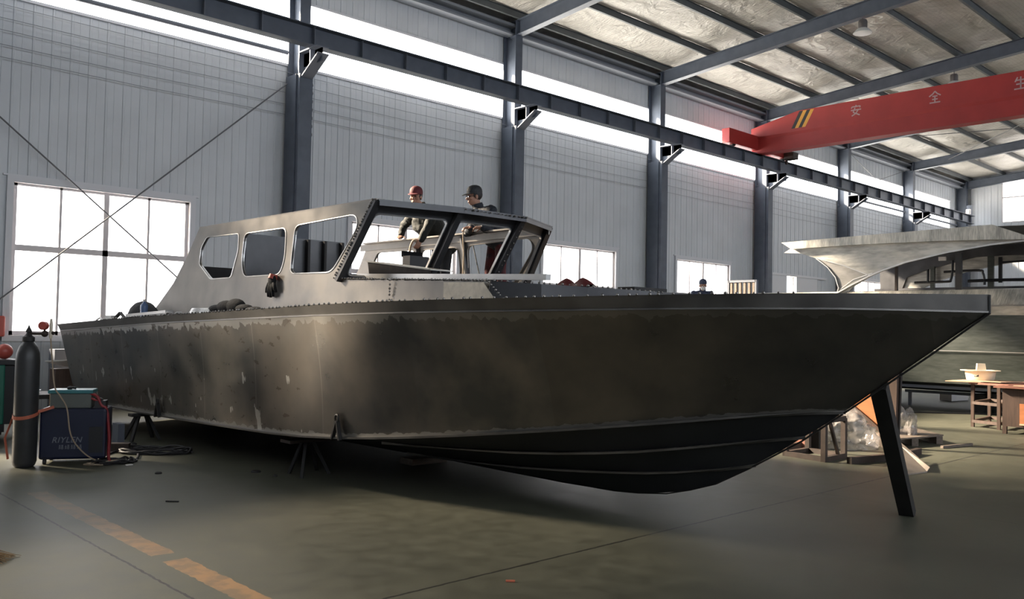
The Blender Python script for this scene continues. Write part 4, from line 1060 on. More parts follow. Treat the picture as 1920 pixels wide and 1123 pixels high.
# junk table behind cylinder near the wall
t = thing('low_bench', 'low bench piled with metal offcuts behind the welder', 'bench', (3.9, 13.6, 0))
b = B(); box(b, 3.2, 4.25, 13.3, 14.0, .46, .52); obj('bench_top', b, MT['dark'], t)
for x, y in ((3.24, 13.34), (4.2, 13.34), (3.24, 13.95), (4.2, 13.95)):
    b = B(); box(b, x-.02, x+.02, y-.02, y+.02, 0, .46); obj('leg', b, MT['dark'], t)
for k, (x, y, a, z_, mt) in enumerate(((3.45, 13.5, .3, .52, 'alu'), (3.6, 13.6, -.3, .55, 'alu'), (3.5, 13.55, .9, .58, 'steel_l'), (3.35, 13.6, 1.3, .61, 'white'))):
    b = B(); d_ = V((math.cos(a), math.sin(a), 0)); bar(b, V((x, y, z_+.015))-d_*.2, V((x, y, z_+.015))+d_*.2, .08, .02)
    tag(obj('metal_offcut', b, MT[mt]), '%s metal offcut in the pile on the low bench' % ['lowest', 'second', 'third', 'topmost'][k], 'offcut', 'offcuts on the low bench')
# panels leaning behind the stern
b = B(); prism(b, [at(103, 650, Y=15.7), at(103, 735, Y=15.7), at(118, 735, Y=15.7), at(118, 650, Y=15.7)], (0, .03, 0)); b.free()
a_ = at(103, 655, Y=15.5); b = B(); box(b, a_.x, a_.x+.6, 15.5, 15.8, 0, a_.z-.0)
tag(obj('grey_cabinet', b, MT['steel_l']), 'dull grey cabinet against the wall behind the stern', 'cabinet')
a_ = at(84, 676, Y=14.9); b = B(); prism(b, [(a_.x, 14.9, a_.z-.02), (a_.x+.75, 14.7, a_.z+.02), (a_.x+.75, 15.1, a_.z-.14), (a_.x+.3, 15.0, a_.z-.10)], (0, 0, .02))
tag(obj('white_sheet', b, MT['white']), 'bright white pointed sheet sticking out behind the stern', 'sheet')
b = B(); box(b, a_.x+.12, a_.x+.5, 14.75, 15.05, 0, a_.z-.13)
tag(obj('brown_crate', b, MT['brownwood']), 'tall brown crate under the white sheet behind the stern', 'crate')
for k, (px, py, dx_, lb) in enumerate(((118, 722, .12, 'left'), (128, 722, .10, 'right'))):
    a_ = at(px, py, Y=13.2); b = B(); bar(b, a_+V((-.12, 0, -.22)), a_+V((.06, 0, .10)), .05, .02, up=(0, 1, 0)); b.free()
b = B(); a_ = at(122, 740, Y=13.5); prism(b, [(a_.x-.2, 13.5, .75), (a_.x-.02, 13.5, 1.0), (a_.x+.0, 13.5, .90), (a_.x+.16, 13.5, 1.02), (a_.x+.18, 13.5, .70)], (0, .02, 0)); b.free()
a_ = at(118, 745, Y=13.0)
b = B(); box(b, a_.x-.1, a_.x+.25, 13.0, 13.25, 0, .55)
tag(obj('carton', b, MT['cardboard']), 'open brown carton under the stern behind the teal-lidded case', 'carton')
# broom head at lower left
bc = V((1.52, 6.40, 0)); b = B(); rnd = random.Random(2)
for k in range(90):
    a = rnd.uniform(-.5, .5); L_ = rnd.uniform(.16, .30); hh = rnd.uniform(.01, .07)
    d_ = V((.72, -.69, 0)); s_ = V((.69, .72, 0))
    st_ = bc+d_*-.15+V((0, 0, hh)); tube(b, [st_, st_+d_*L_*.6+s_*a*.10+V((0, 0, .0)), st_+d_*L_+s_*a*.25+V((0, 0, -hh*.8))], [.004, .0035, .001], 4)
t = thing('straw_broom', 'straw broom head lying at the lower left edge', 'broom', bc)
obj('straw', b, MT['broom'], t)
b = B(); tube(b, [bc+V((.72, -.69, 0))*-.12+V((0, 0, .04)), bc+V((.72, -.69, 0))*-.9+V((0, 0, .03))], .018, 10); ell(b, bc+V((.72, -.69, 0))*-.12+V((0, 0, .04)), (.05, .05, .035)); obj('broom_handle', b, MT['lightwood'], t, smooth=True)
# floor litter
for px, py, s_, lb in ((297, 888, .035, 'dark cap on the floor below the cable coil'), (480, 885, .05, 'dark disc on the floor left of the splayed stand'), (516, 893, .02, 'small dark scrap just left of the splayed stand')):
    p = at(px, py, Z=0); b = B(); lathe(b, [(s_, 0), (s_, .012), (s_*.7, .02)], p, 14)
    tag(obj('floor_scrap', b, MT['dark']), lb, 'scrap')
p = at(323, 941, Z=0); b = B(); bar(b, p+V((-.04, .04, .006)), p+V((.04, -.04, .006)), .012, .01); tag(obj('floor_scrap', b, MT['dark']), 'short dark wire scrap on the open floor right of the lane line', 'scrap')
p = at(957, 1091, Z=0); b = B(); bar(b, p+V((-.02, .02, .006)), p+V((.02, -.02, .006)), .012, .01); tag(obj('cigarette_end', b, MT['orange']), 'orange cigarette end on the floor at the front', 'litter')
p = at(243, 872, Z=0); b = B(); box(b, p.x-.04, p.x+.03, p.y-.02, p.y+.02, 0, .008); tag(obj('paper_scrap', b, MT['white']), 'white paper scrap on the floor before the welder cables', 'scrap')

# ================================================================== THE SECOND BOAT
NX = 18.5
b2 = thing('second_boat', 'far boat with brushed hardtop wing and green-grey hull, behind the bow', 'boat', (20.5, 5, 0))
def uv0(bm):
    bm.loops.layers.uv.new('UVMap'); bm.loops.layers.uv.new('UV2')
def side2(z): return interp([(.62, .22), (1.28, .02), (2.0, 0), (2.2, 0)], z)
Y2 = [11.3, 9, 7, 5, 3, 1, -1, -3, -4.6, -5.8]
def nar(y): return 0 if y > 0 else .35*(-y/3.2)**1.6
for sg in (1, -1):
    def fx2(dx, y): x = NX+dx+nar(y); return x if sg == 1 else 2*20.5-x
    b = B(); uvmesh(b, [[V((fx2(side2(z), y), y, z+max(0, -y)*.02)) for y in Y2] for z in (.62, 1.28, 2.0)]); obj('hull_side', b, MT['b2hull'], b2)
    b = B(); uvmesh(b, [[V((fx2(.0-.005, y), y, 1.275)) for y in Y2], [V((fx2(.0-.006, y), y, 1.292)) for y in Y2]]); obj('hull_weld', b, MT['alu'], b2)
    b = B(); uvmesh(b, [[V((fx2(0, y), y, 2.0+max(0, -y)*.02)) for y in Y2], [V((fx2(-.04, y), y, 2.17+max(0, -y)*.02)) for y in Y2], [V((fx2(.02, y), y, 2.20+max(0, -y)*.02)) for y in Y2]]); obj('rubbing_band', b, MT['b2'], b2)
    b = B(); uvmesh(b, [[V((fx2(.02, y), y, 2.20)) for y in Y2], [V((fx2(.30, y), y, 2.52)) for y in Y2], [V((fx2(.5, y), y, 2.54)) for y in Y2]]); obj('bulwark_plate', b, MT['b2v'], b2)
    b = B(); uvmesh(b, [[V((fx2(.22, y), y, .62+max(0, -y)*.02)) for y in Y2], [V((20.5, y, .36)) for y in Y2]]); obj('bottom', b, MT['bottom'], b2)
b = B(); vs = [b.verts.new(p) for p in ((NX+.22, 11.3, .62), (NX, 11.3, 1.28), (NX, 11.3, 2.2), (22.5, 11.3, 2.2), (22.5, 11.3, 1.28), (22.28, 11.3, .62), (20.5, 11.3, .36))]; b.faces.new(vs); uv0(b); obj('transom', b, MT['b2hull'], b2)
b = B(); box(b, NX+.4, 22.1, -3, 11.28, 2.18, 2.2); uv0(b); obj('deck', b, MT['frame'], b2)
def pp(L_, X): return [(at(x, y, X=X).y, at(x, y, X=X).z) for x, y in L_]
WING = [(1483, 466), (1600, 452), (1740, 440), (1860, 430), (1925, 443), (2010, 462), (2100, 500), (2100, 560), (2060, 560), (2030, 500), (1985, 466), (1920, 452), (1860, 459), (1780, 473), (1700, 492), (1655, 508), (1632, 518), (1600, 537), (1584, 556), (1566, 556), (1574, 540), (1568, 520), (1553, 501), (1532, 485), (1500, 475), (1470, 474)]
FASC = [(1465, 455), (1600, 443), (1740, 431), (1860, 421), (1925, 442), (2010, 462), (1925, 449), (1860, 449), (1750, 452), (1600, 459), (1483, 467)]
for sg in (1, -1):
    X = NX+.30 if sg == 1 else 22.2
    w2 = pp(WING, NX+.30)
    b = B(); prism(b, [(X, y, z) for y, z in w2], (sg*.05, 0, 0)); uv0(b); obj('hardtop_side', b, MT['b2'], b2)
f2 = pp(FASC, NX+.15)
for X in (NX+.15, 22.2):
    b = B(); prism(b, [(X, y, z) for y, z in f2], (.16, 0, 0)); uv0(b); obj('hardtop_fascia', b, MT['b2v'], b2)
b = B()
ft = f2[:4]; tt = [(ft[0][0]-.2, ft[0][1]-.06), (f2[3][0], f2[3][1]-.02), (f2[3][0]-2.8, f2[3][1]-.10)]
uvmesh(b, [[(x, y, z+(.0 if i in (0, 4) else .05)) for i, x in enumerate((NX+.3, NX+.9, 20.5, 21.6, 22.2))] for y, z in tt]); obj('hardtop_roof', b, MT['frame'], b2)
# bright rims along the arch
ARCH = [(1571, 549), (1600, 533), (1632, 517), (1655, 507), (1700, 491), (1780, 472), (1860, 458), (1920, 451), (1985, 465)]
for X, nm in ((NX+.26, 'arch_rim'), (22.2, 'arch_rim')):
    b = B(); q = pp(ARCH, NX+.30)
    for (y, z), (y_, z_) in zip(q, q[1:]): bar(b, (X, y, z-.01), (X, y_, z_-.01), .07, .03)
    obj('arch_rim', b, MT['alu'], b2)
b = B(); q = pp([(1532, 485), (1553, 501), (1568, 520), (1574, 540), (1571, 550)], NX+.30)
for (y, z), (y_, z_) in zip(q, q[1:]): bar(b, (NX+.27, y, z), (NX+.27, y_, z_), .05, .02)
obj('tail_rim', b, MT['alu'], b2)
b = B(); q = pp([(1532, 485), (1580, 497), (1632, 517)], NX+.28)
for (y, z), (y_, z_) in zip(q, q[1:]): bar(b, (NX+.285, y, z), (NX+.285, y_, z_), .02, .02)
q = pp([(1576, 542), (1600, 524), (1636, 512)], NX+.28)
for (y, z), (y_, z_) in zip(q, q[1:]): bar(b, (NX+.285, y, z), (NX+.285, y_, z_), .02, .02)
obj('seam_strip', b, MT['alu'], b2)
b = B(); prism(b, [(NX+.285, y, z) for y, z in pp([(1534, 486), (1632, 516), (1602, 524), (1580, 541), (1575, 538), (1567, 516), (1553, 500)], NX+.30)], (.012, 0, 0)); uv0(b); obj('tail_panel', b, MT['b2d'], b2)
# posts, rails and inner frames
def post2(px, y0, y1, X, w_, mt='dark', name='post'):
    a, c = at(px, y0, X=X), at(px, y1, X=X); b = B(); bar(b, a, V((c.x, a.y, c.z)), .06, w_, up=(0, 1, 0)); obj(name, b, MT[mt], b2)
post2(1798, 475, 556, NX+.36, .12, 'dark', 'window_post'); post2(1681, 500, 556, NX+.36, .05, 'rust', 'window_post'); post2(1995, 468, 556, NX+.36, .12, 'dark', 'window_post')
post2(1749, 500, 556, 22.0, .10, 'b2hull', 'inner_post'); post2(1858, 480, 556, 22.0, .13, 'b2hull', 'inner_post'); post2(1876, 482, 530, 21.6, .07, 'black', 'inner_post')
b = B(); a = at(1640, 556, X=22.0); c = at(2010, 545, X=22.0); box(b, 21.98, 22.04, c.y, a.y, 2.2, at(1800, 532, X=22.0).z-.08); uv0(b); obj('inner_bulwark', b, MT['frame'], b2)
b = B(); prism(b, [at(x, y, X=22.1) for x, y in ((1650, 505), (1700, 490), (1780, 474), (1860, 460), (1985, 452), (1985, 476), (1880, 479), (1830, 482), (1790, 492), (1740, 505), (1700, 520), (1690, 545), (1650, 548))], (.03, 0, 0)); uv0(b); obj('inner_panel', b, MT['frame'], b2)
for pts, r in (([(1770, 510), (1835, 507), (1843, 512), (1846, 525), (1846, 534)], .028), ([(1715, 530), (1775, 528), (1783, 524), (1786, 505), (1786, 488)], .028), ([(1815, 527), (1870, 525), (1930, 524)], .035), ([(1876, 492), (1925, 489)], .022), ([(1740, 505), (1740, 530)], .03)):
    b = B(); tube(b, smooth_path([at(x, y, X=21.2) for x, y in pts], 4), r, 8); obj('handrail', b, MT['black'], b2, smooth=True)
b = B(); a = at(1765, 485, X=21.9); box(b, 21.85, 21.9, a.y-.13, a.y+.05, a.z-.05, a.z+.04); obj('paper_label', b, MT['white'], b2)
for y in (9.5, 6.5, 3.5, .5):
    b = B(); box(b, 19.9, 21.1, y-.1, y+.1, 0, .36)
    tag(obj('hull_block', b, MT['dark']), 'dark block under the far boat, %s' % {9.5: 'nearest its stern', 6.5: 'second from its stern', 3.5: 'behind the workbench', .5: 'nearest the right edge'}[y], 'block', 'blocks under the far boat')
for (x0, y0, z0), (x1, y1, z1), lb in (((19.0, 8.3, .52), (19.0, 4.0, .52), 'nearer and upper'), ((20.3, 8.2, .33), (20.3, 4.2, .33), 'farther and lower')):
    b = B(); bar(b, (x0, y0, z0), (x1, y1, z1), .08, .06)
    for yy in (y0-.1, y1+.1): box(b, x0-.03, x0+.03, yy-.03, yy+.03, 0, z0-.02)
    tag(obj('cradle_rail', b, MT['steel_l']), 'long grey cradle rail under the far boat, '+lb, 'rail', 'cradle rails')
p, q = at(1773, 752, Z=0), at(1812, 750, Z=0)
b = B(); bar(b, p+V((0, 0, .10)), p.lerp(q, .8)+V((0, 0, .10)), .3, .18); bar(b, p.lerp(q, .78)+V((0, 0, .09)), q+V((0, 0, .09)), .12, .08)
tag(obj('white_container', b, MT['white']), 'whitish container lying on the floor in the dark below the far boat', 'container')
b = B(); tube(b, [(18.9, 9.2, .012), (18.14, 7.52, .012), (19.44, 6.02, .012), (20.6, 4.6, .012)], .02, 6)
tag(obj('floor_cable', b, MT['rubber']), 'thin dark cable stretched across the floor before the far boat', 'cable')

# ================================================================== RIGHT FLOOR GROUP
t = thing('steel_stand', 'brown box-shaped steel stand on the floor right of the bow', 'stand', (10.56, 5.38, 0))
c4 = [V((10.23, 5.11, 0)), V((10.34, 5.68, 0)), V((10.90, 5.67, 0)), V((10.80, 5.13, 0))]
H5 = .50; Z_ = V((0, 0, 1))
for k in range(4):
    b = B(); bar(b, c4[k], c4[k]+Z_*H5, .06, .06, up=(0, 1, 0)); obj('leg', b, MT['rust'], t)
for k in range(4):
    for z in (.03, H5):
        if z > .1 and k == 1: continue
        b = B(); bar(b, c4[k]+Z_*z, c4[(k+1) % 4]+Z_*z, .06, .06); obj('cross_rail', b, MT['rust'], t)
b = B(); bar(b, c4[0].lerp(c4[3], .25)+Z_*H5, c4[0].lerp(c4[3], .7)+Z_*.05, .035, .035, up=(0, 1, 0)); obj('diagonal', b, MT['rust'], t)
t_ = at(1500, 800, X=11.2)
b = B(); prism(b, [(11.2, 6.35, 0), (11.2, 5.85, .0), (11.2, 5.75, .32), (11.2, 6.15, .45)], (.03, 0, 0))
tag(obj('brown_board', b, MT['bench']), 'angled brown board leaning behind the left side of the steel stand', 'board')
b = B(); bar(b, (10.2, 6.1, .04), (11.3, 5.95, .04), .10, .08)
tag(obj('floor_timber', b, MT['brownwood']), 'brown timber lying on the floor left of the steel stand', 'timber')
b = B(); prism(b, [(11.3, 5.72, 0), (11.42, 5.72, 0), (11.42, 5.84, 0), (11.3, 5.84, 0)], (0, 0, .62))
tag(obj('short_post', b, MT['dark']), 'short dark post standing behind the steel stand', 'post')
b = B(); bar(b, (10.33, 4.84, .04), (11.22, 4.63, .04), .07, .08); bar(b, (11.22, 4.63, .04), (11.98, 4.66, .04), .07, .08)
tag(obj('floor_beam', b, MT['rust']), 'rusty steel channel lying on the floor at the foot of the prop', 'beam')
b = B(); a, c, d_ = at(1683, 833, Y=4.55), at(1738, 886, Z=0), at(1702, 891, Z=0)
prism(b, [at(1676, 838, Y=4.5), a, c, d_], (.0, .0, .015)); prism(b, [a, at(1690, 832, Y=4.55), c+V((.03, -.02, .05)), c], (0, 0, .012))
tag(obj('bent_sheet', b, MT['sheet']), 'beige folded sheet on the floor just right of the prop', 'sheet')
t = thing('pallet', 'grey timber pallet on the floor behind the plastic wrap', 'pallet', at(1700, 815, Z=0))
ca, cb, cc_, cd_ = [at(x, y, Z=.13) for x, y in ((1660, 824), (1769, 815), (1716, 802), (1640, 810))]
for k in range(7):
    u0, u1 = k/7, (k+.88)/7
    b = B(); prism(b, [ca.lerp(cd_, u0), cb.lerp(cc_, u0), cb.lerp(cc_, u1), ca.lerp(cd_, u1)], (0, 0, -.02)); obj('deck_board', b, MT['timber'], t)
for k in range(3):
    u = (.03, .5, .93)[k]; a_, c_ = ca.lerp(cb, u), cd_.lerp(cc_, u); b = B(); bar(b, a_+Z_*-.075, c_+Z_*-.075, .09, .11); b_ = obj('stringer', b, MT['timber'], t)
b = B(); bar(b, at(1766, 838, Z=.02), at(1822, 833, Z=.02), .04, .035)
tag(obj('steel_rod', b, MT['timber']), 'short grey bar on the open floor below the pallet', 'rod')
# plywood sheet and post behind the prop
b = B(); fl_ = at(1675, 830, X=12.9); fl_.z = 0; prism(b, [at(x, y, X=12.9) for x, y in ((1566, 734), (1640, 672), (1670, 690))]+[fl_], (.02, .0, 0))
tag(obj('plywood_sheet', b, MT['ply']), 'bright orange-brown plywood sheet propped behind the plastic wrap', 'plywood')
b = B(); p = at(1592, 757, X=12.88); q = at(1628, 786, X=12.88); bar(b, p+V((-.01, .1, .08)), q+V((-.01, -.02, -.02)), .02, .05, up=(0, 1, 0))
q2 = V((12.88, fl_.y+.03, .03)); bar(b, q+V((-.01, -.02, -.02)), q2, .02, .05, up=(0, 1, 0))
tag(obj('plywood_batten', b, MT['brownwood']), 'dark batten along the lower edge of the orange plywood', 'batten')
b = B(); a, c = at(1669, 835, X=12.3), at(1676, 690, X=12.3); a.z = 0; bar(b, a, (c.x, a.y-.03, c.z+.1), .08, .17, up=(0, 1, 0))
tag(obj('brown_post', b, MT['brownwood']), 'upright brown wooden post right of the leaning prop', 'post')
b = B(); a = at(1680, 835, X=12.35); a.z = 0; bar(b, a, (12.35, a.y-.05, 1.25), .05, .07, up=(0, 1, 0))
tag(obj('dark_post', b, MT['dark']), 'thin dark post against the right side of the brown post', 'post')
# plastic wrap
from mathutils import noise as NZ
def blob(name, c, r, seed, label, cat, mt, rough=.22, fold=1.0):
    b = B(); bmesh.ops.create_icosphere(b, subdivisions=5, radius=1)
    for v in b.verts:
        d_ = v.co.normalized(); n1 = NZ.noise(d_*1.7+V((seed, 0, 0))); n2 = abs(NZ.noise(d_*4.5+V((0, seed, 0)))); n3 = abs(NZ.noise(d_*10+V((0, 0, seed))))
        k = 1+rough*n1*1.6-fold*(.22*n2+.10*n3)
        v.co = V((d_.x*r[0]*k, d_.y*r[1]*k, max(d_.z, -.15)*r[2]*k))
        v.co.z = max(v.co.z, -.02)
    zmin = min(v.co.z for v in b.verts)
    for v in b.verts: v.co = V(c)+v.co-V((0, 0, zmin))
    o = obj(name, b, mt, smooth='all'); tag(o, label, cat); return o
blob('plastic_wrap', (11.9, 5.72, 0), (.62, .52, .52), 3.1, 'big crumpled heap of clear plastic wrap behind the steel stand', 'plastic wrap', MT['film'])
blob('plastic_bag', (13.1, 5.30, .13), (.20, .18, .40), 9.3, 'small upright clear plastic bag on the pallet, right of the post', 'plastic bag', MT['film'], .3)
blob('plastic_fold', (12.1, 6.75, .0), (.30, .28, .80), 5.3, 'tall fold of clear plastic next to the plywood, left end of heap', 'plastic wrap', MT['film'], .3)

# workbench with basin
TX, TY = 16.45, 5.45
zt = at(1826, 717, X=16.45).z
t = thing('workbench', 'brown wooden frame table carrying boards and a cream basin', 'table', (16.9, 5.2, 0))
f0, f1 = at(1824, 800, Z=0), at(1873, 806, Z=0)
g0_, g1_ = f0+V((1.0, .05, 0)), f1+V((1.0, .05, 0))
for p in (f0, f1, g0_, g1_):
    b = B(); bar(b, p, p+Z_*(zt-.03), .05, .05, up=(0, 1, 0)); obj('leg', b, MT['brownwood'], t)
for z in (.10, .42):
    for p, q in ((f0, f1), (f0, g0_), (f1, g1_), (g0_, g1_)):
        b = B(); bar(b, p+Z_*z, q+Z_*z, .05, .05); obj('rail', b, MT['brownwood'], t)
b = B(); bar(b, g1_+Z_*.35, g1_.lerp(g0_, .5)+Z_*(zt-.05), .04, .04); obj('brace', b, MT['timber'], t)
b = B(); bx = f0+V((-.05, .05, 0)); prism(b, [(bx.x, bx.y, zt-.03), (bx.x+1.2, bx.y+.1, zt-.03), (bx.x+1.2, bx.y-.78, zt-.03), (bx.x-.1, bx.y-.66, zt-.03)], (0, 0, .03)); obj('table_top', b, MT['bench'], t)
b = B(); prism(b, [(bx.x-.15, bx.y+.34, zt+.002), (bx.x+.6, bx.y+.30, zt+.002), (bx.x+.5, bx.y-.45, zt+.002), (bx.x-.02, bx.y-.2, zt+.002)], (0, 0, .014))
tag(obj('pale_board', b, MT['lightwood']), 'pale thin board on the workbench, overhanging its left end', 'board')
b = B(); prism(b, [(bx.x+.0, bx.y+.15, zt+.018), (bx.x+.85, bx.y+.1, zt+.018), (bx.x+.7, bx.y-.7, zt+.018), (bx.x+.05, bx.y-.5, zt+.018)], (0, 0, .014))
tag(obj('pale_board', b, MT['lightwood']), 'pale board directly under the cream basin', 'board')
bcn = at(1838, 704, X=16.85); bcn.z = zt+.034
t = thing('basin_mould', 'cream flanged basin with an upright tab, on the workbench', 'basin', bcn)
b = B(); lathe(b, [(.215, 0), (.225, .01), (.25, .155), (.32, .16), (.325, .172), (.24, .175), (.21, .03), (.0, .02)], bcn, 28); obj('bowl', b, MT['cream'], t, smooth=True)
b = B(); d_ = V((.72, -.69, 0)); prism(b, [bcn-d_*.06+Z_*.17, bcn+d_*.11+Z_*.17, bcn+d_*.09+Z_*.29, bcn-d_*.05+Z_*.29], (.03, .03, 0)); obj('upright_tab', b, MT['cream'], t)
b = B(); box(b, bcn.x-.235, bcn.x-.228, bcn.y-.05, bcn.y+.02, bcn.z+.06, bcn.z+.11); obj('cut_hole', b, MT['black'], t)
# cabinet at the frame edge
t = thing('wooden_cabinet', 'reddish brown cabinet cut by the right edge, before the workbench', 'cabinet', (16.1, 4.1, 0))
kx = 15.75
za, zb_ = at(1880, 727, X=kx).z, 0
ya = at(1876, 760, X=kx).y
b = B(); box(b, kx+.02, kx+.9, ya-2.2, ya-.02, .12, za-.02); obj('body', b, MT['brownwood'], t)
b = B(); prism(b, [(kx-.10, ya+.08, za), (kx+1.0, ya+.2, za), (kx+1.0, ya-2.3, za), (kx-.12, ya-2.3, za)], (0, 0, .02)); obj('top_board', b, MT['bench'], t)
b = B(); box(b, kx, kx+.02, ya-2.2, ya-.28, .18, .50); obj('lower_panel', b, MT['ply'], t)
b = B(); box(b, kx-.01, kx+.02, ya-2.2, ya-.28, .155, .18); obj('edge_strip', b, MT['lightwood'], t)
for y in (ya-.06, ya-2.1):
    b = B(); box(b, kx-.01, kx+.05, y-.03, y+.03, 0, .12); obj('foot', b, MT['brownwood'], t)
b = B(); prism(b, [(kx+.3, ya-.1, za+.022), (kx+.9, ya-.3, za+.022), (kx+.8, ya-1.2, za+.022), (kx+.25, ya-.9, za+.022)], (0, 0, .012))
tag(obj('thin_board', b, MT['lightwood']), 'thin pale board lying on top of the reddish cabinet', 'board')

# work platform and slatted rack between the boats
h3 = at(1318, 535.5, X=17.0); pz = h3.z-1.60
t = thing('work_platform', 'steel work platform between the boats under the masked man', 'platform', (17.1, h3.y+.1, 0))
b = B(); box(b, 16.6, 17.7, h3.y-.5, h3.y+.6, pz-.04, pz); obj('platform_top', b, MT['timber'], t)
for x in (16.65, 17.65):
    for y in (h3.y-.45, h3.y+.55):
        b = B(); box(b, x-.03, x+.03, y-.03, y+.03, 0, pz-.04); obj('leg', b, MT['steel_l'], t)
t = thing('slatted_rack', 'tall rack of pale vertical slats behind the boat, right of the masked man', 'rack', (14, 8.55, 0))
ztop = 2.52
for k in range(6):
    y = 8.80-k*.092
    b = B(); box(b, 13.98, 14.02, y-.022, y+.022, .05, ztop-.03); obj('slat', b, MT['timber'], t)
for z in (.04, ztop-.02):
    b = B(); box(b, 13.97, 14.03, 8.29, 8.85, z-.02, z+.02); obj('cross_bar', b, MT['steel_l'], t)
for y in (8.29, 8.85):
    b = B(); box(b, 13.97, 14.03, y-.015, y+.015, 0, ztop); obj('side_bar', b, MT['steel_l'], t)
# step board on the far side deck for the two men
b = B(); box(b, 7.78, 8.12, 8.2, 10.6, 1.70, 1.84)
tag(obj('step_board', b, MT['timber']), 'thick timber step on the far side deck under the two men', 'plank')

# ================================================================== PEOPLE
def cap_(bm, a, c, ra, rb, seg=14, ex=1.0):
    a, c = V(a), V(c); n = 5
    pts = [a.lerp(c, i/n) for i in range(n+1)]; tube(bm, pts, [ra+(rb-ra)*i/n for i in range(n+1)], seg)
    for p, r in ((a, ra), (c, rb)): bmesh.ops.create_uvsphere(bm, u_segments=seg, v_segments=8, radius=r, matrix=Matrix.Translation(p))
def remesh(bm, name, mt, parent, voxel, smooth=4):
    bmesh.ops.recalc_face_normals(bm, faces=bm.faces)
    me = bpy.data.meshes.new(name); bm.to_mesh(me); bm.free(); o = bpy.data.objects.new(name, me); COL.objects.link(o)
    md = o.modifiers.new('r', 'REMESH'); md.mode = 'VOXEL'; md.voxel_size = voxel; md.use_smooth_shade = True
    if smooth: sm = o.modifiers.new('s', 'SMOOTH'); sm.iterations = smooth; sm.factor = .5
    bpy.context.view_layer.update()
    m2 = bpy.data.meshes.new_from_object(o.evaluated_get(bpy.context.evaluated_depsgraph_get())); bpy.data.objects.remove(o)
    m2.name = name; m2.transform(Matrix.Translation(-wloc(parent))); q = bpy.data.objects.new(name, m2); COL.objects.link(q); q.parent = parent
    m2.materials.clear(); m2.materials.append(mt)
    for p in m2.polygons: p.use_smooth = True
    return q
def orient(f, u):
    f = V(f).normalized(); r = f.cross(V(u)).normalized(); u = r.cross(f).normalized()
    return Matrix(((r.x, f.x, u.x), (r.y, f.y, u.y), (r.z, f.z, u.z)))      # local x right, y forward, z up
def hand(bm, wr, d, palm_n, thumb_side, curl=1.0, s=1.0):
    """palm and five bent fingers leaving the wrist along d"""
    d = V(d).normalized(); n = V(palm_n); n = (n-d*n.dot(d)).normalized(); side = d.cross(n).normalized()*thumb_side
    w0 = V(wr); pc = w0+d*.048*s
    for k in (-1, 0, 1): cap_(bm, w0+side*.012*k*s, w0+d*.085*s+side*.026*k*s, .015*s, .013*s, 8)
    for k, (o_, L_) in enumerate(((.030, .068), (.011, .078), (-.009, .072), (-.028, .056))):
        p = w0+d*.088*s+side*o_*s; dd = d.copy()
        for j, fr_ in enumerate((.45, .32, .23)):
            dd = (dd+n*(.30+.45*j)*curl).normalized(); q = p+dd*L_*fr_*s; cap_(bm, p, q, (.0098-.0010*j)*s, (.0092-.0012*j)*s, 8); p = q
    p = w0+d*.022*s+side*.026*s; dd = (d*.6+side*.8+n*.25).normalized()
    for j in range(3):
        q = p+dd*(.036, .030, .024)[j]*s; cap_(bm, p, q, (.0125-.0012*j)*s, (.0115-.0015*j)*s, 8); p = q; dd = (dd+d*.35+n*.25*curl).normalized()
def head(bm, c, R3):
    """c = centre of the skull at eye height"""
    def L(x, y, z): return c+R3 @ V((x, y, z))
    ell(bm, L(0, -.008, .035), (.076, .096, .090), R3, 20, 14)
    ell(bm, L(0, .018, -.045), (.060, .068, .075), R3, 16, 12)
    ell(bm, L(0, .045, -.092), (.028, .030, .022), R3, 12, 8)      # chin
    cap_(bm, L(0, .092, .006), L(0, .112, -.030), .009, .014, 10)   # nose
    for sx in (-1, 1):
        ell(bm, L(sx*.012, .100, -.036), (.009, .010, .007), R3, 8, 6)
        ell(bm, L(sx*.078, -.006, -.012), (.010, .020, .032), R3, 10, 8)   # ears
        ell(bm, L(sx*.042, .068, -.025), (.022, .020, .020), R3, 10, 8)    # cheeks
        ell(bm, L(sx*.030, .084, .022), (.020, .012, .008), R3, 8, 6)      # brow
    ell(bm, L(0, .084, -.064), (.024, .012, .007), R3, 10, 6); ell(bm, L(0, .082, -.076), (.021, .012, .007), R3, 10, 6)
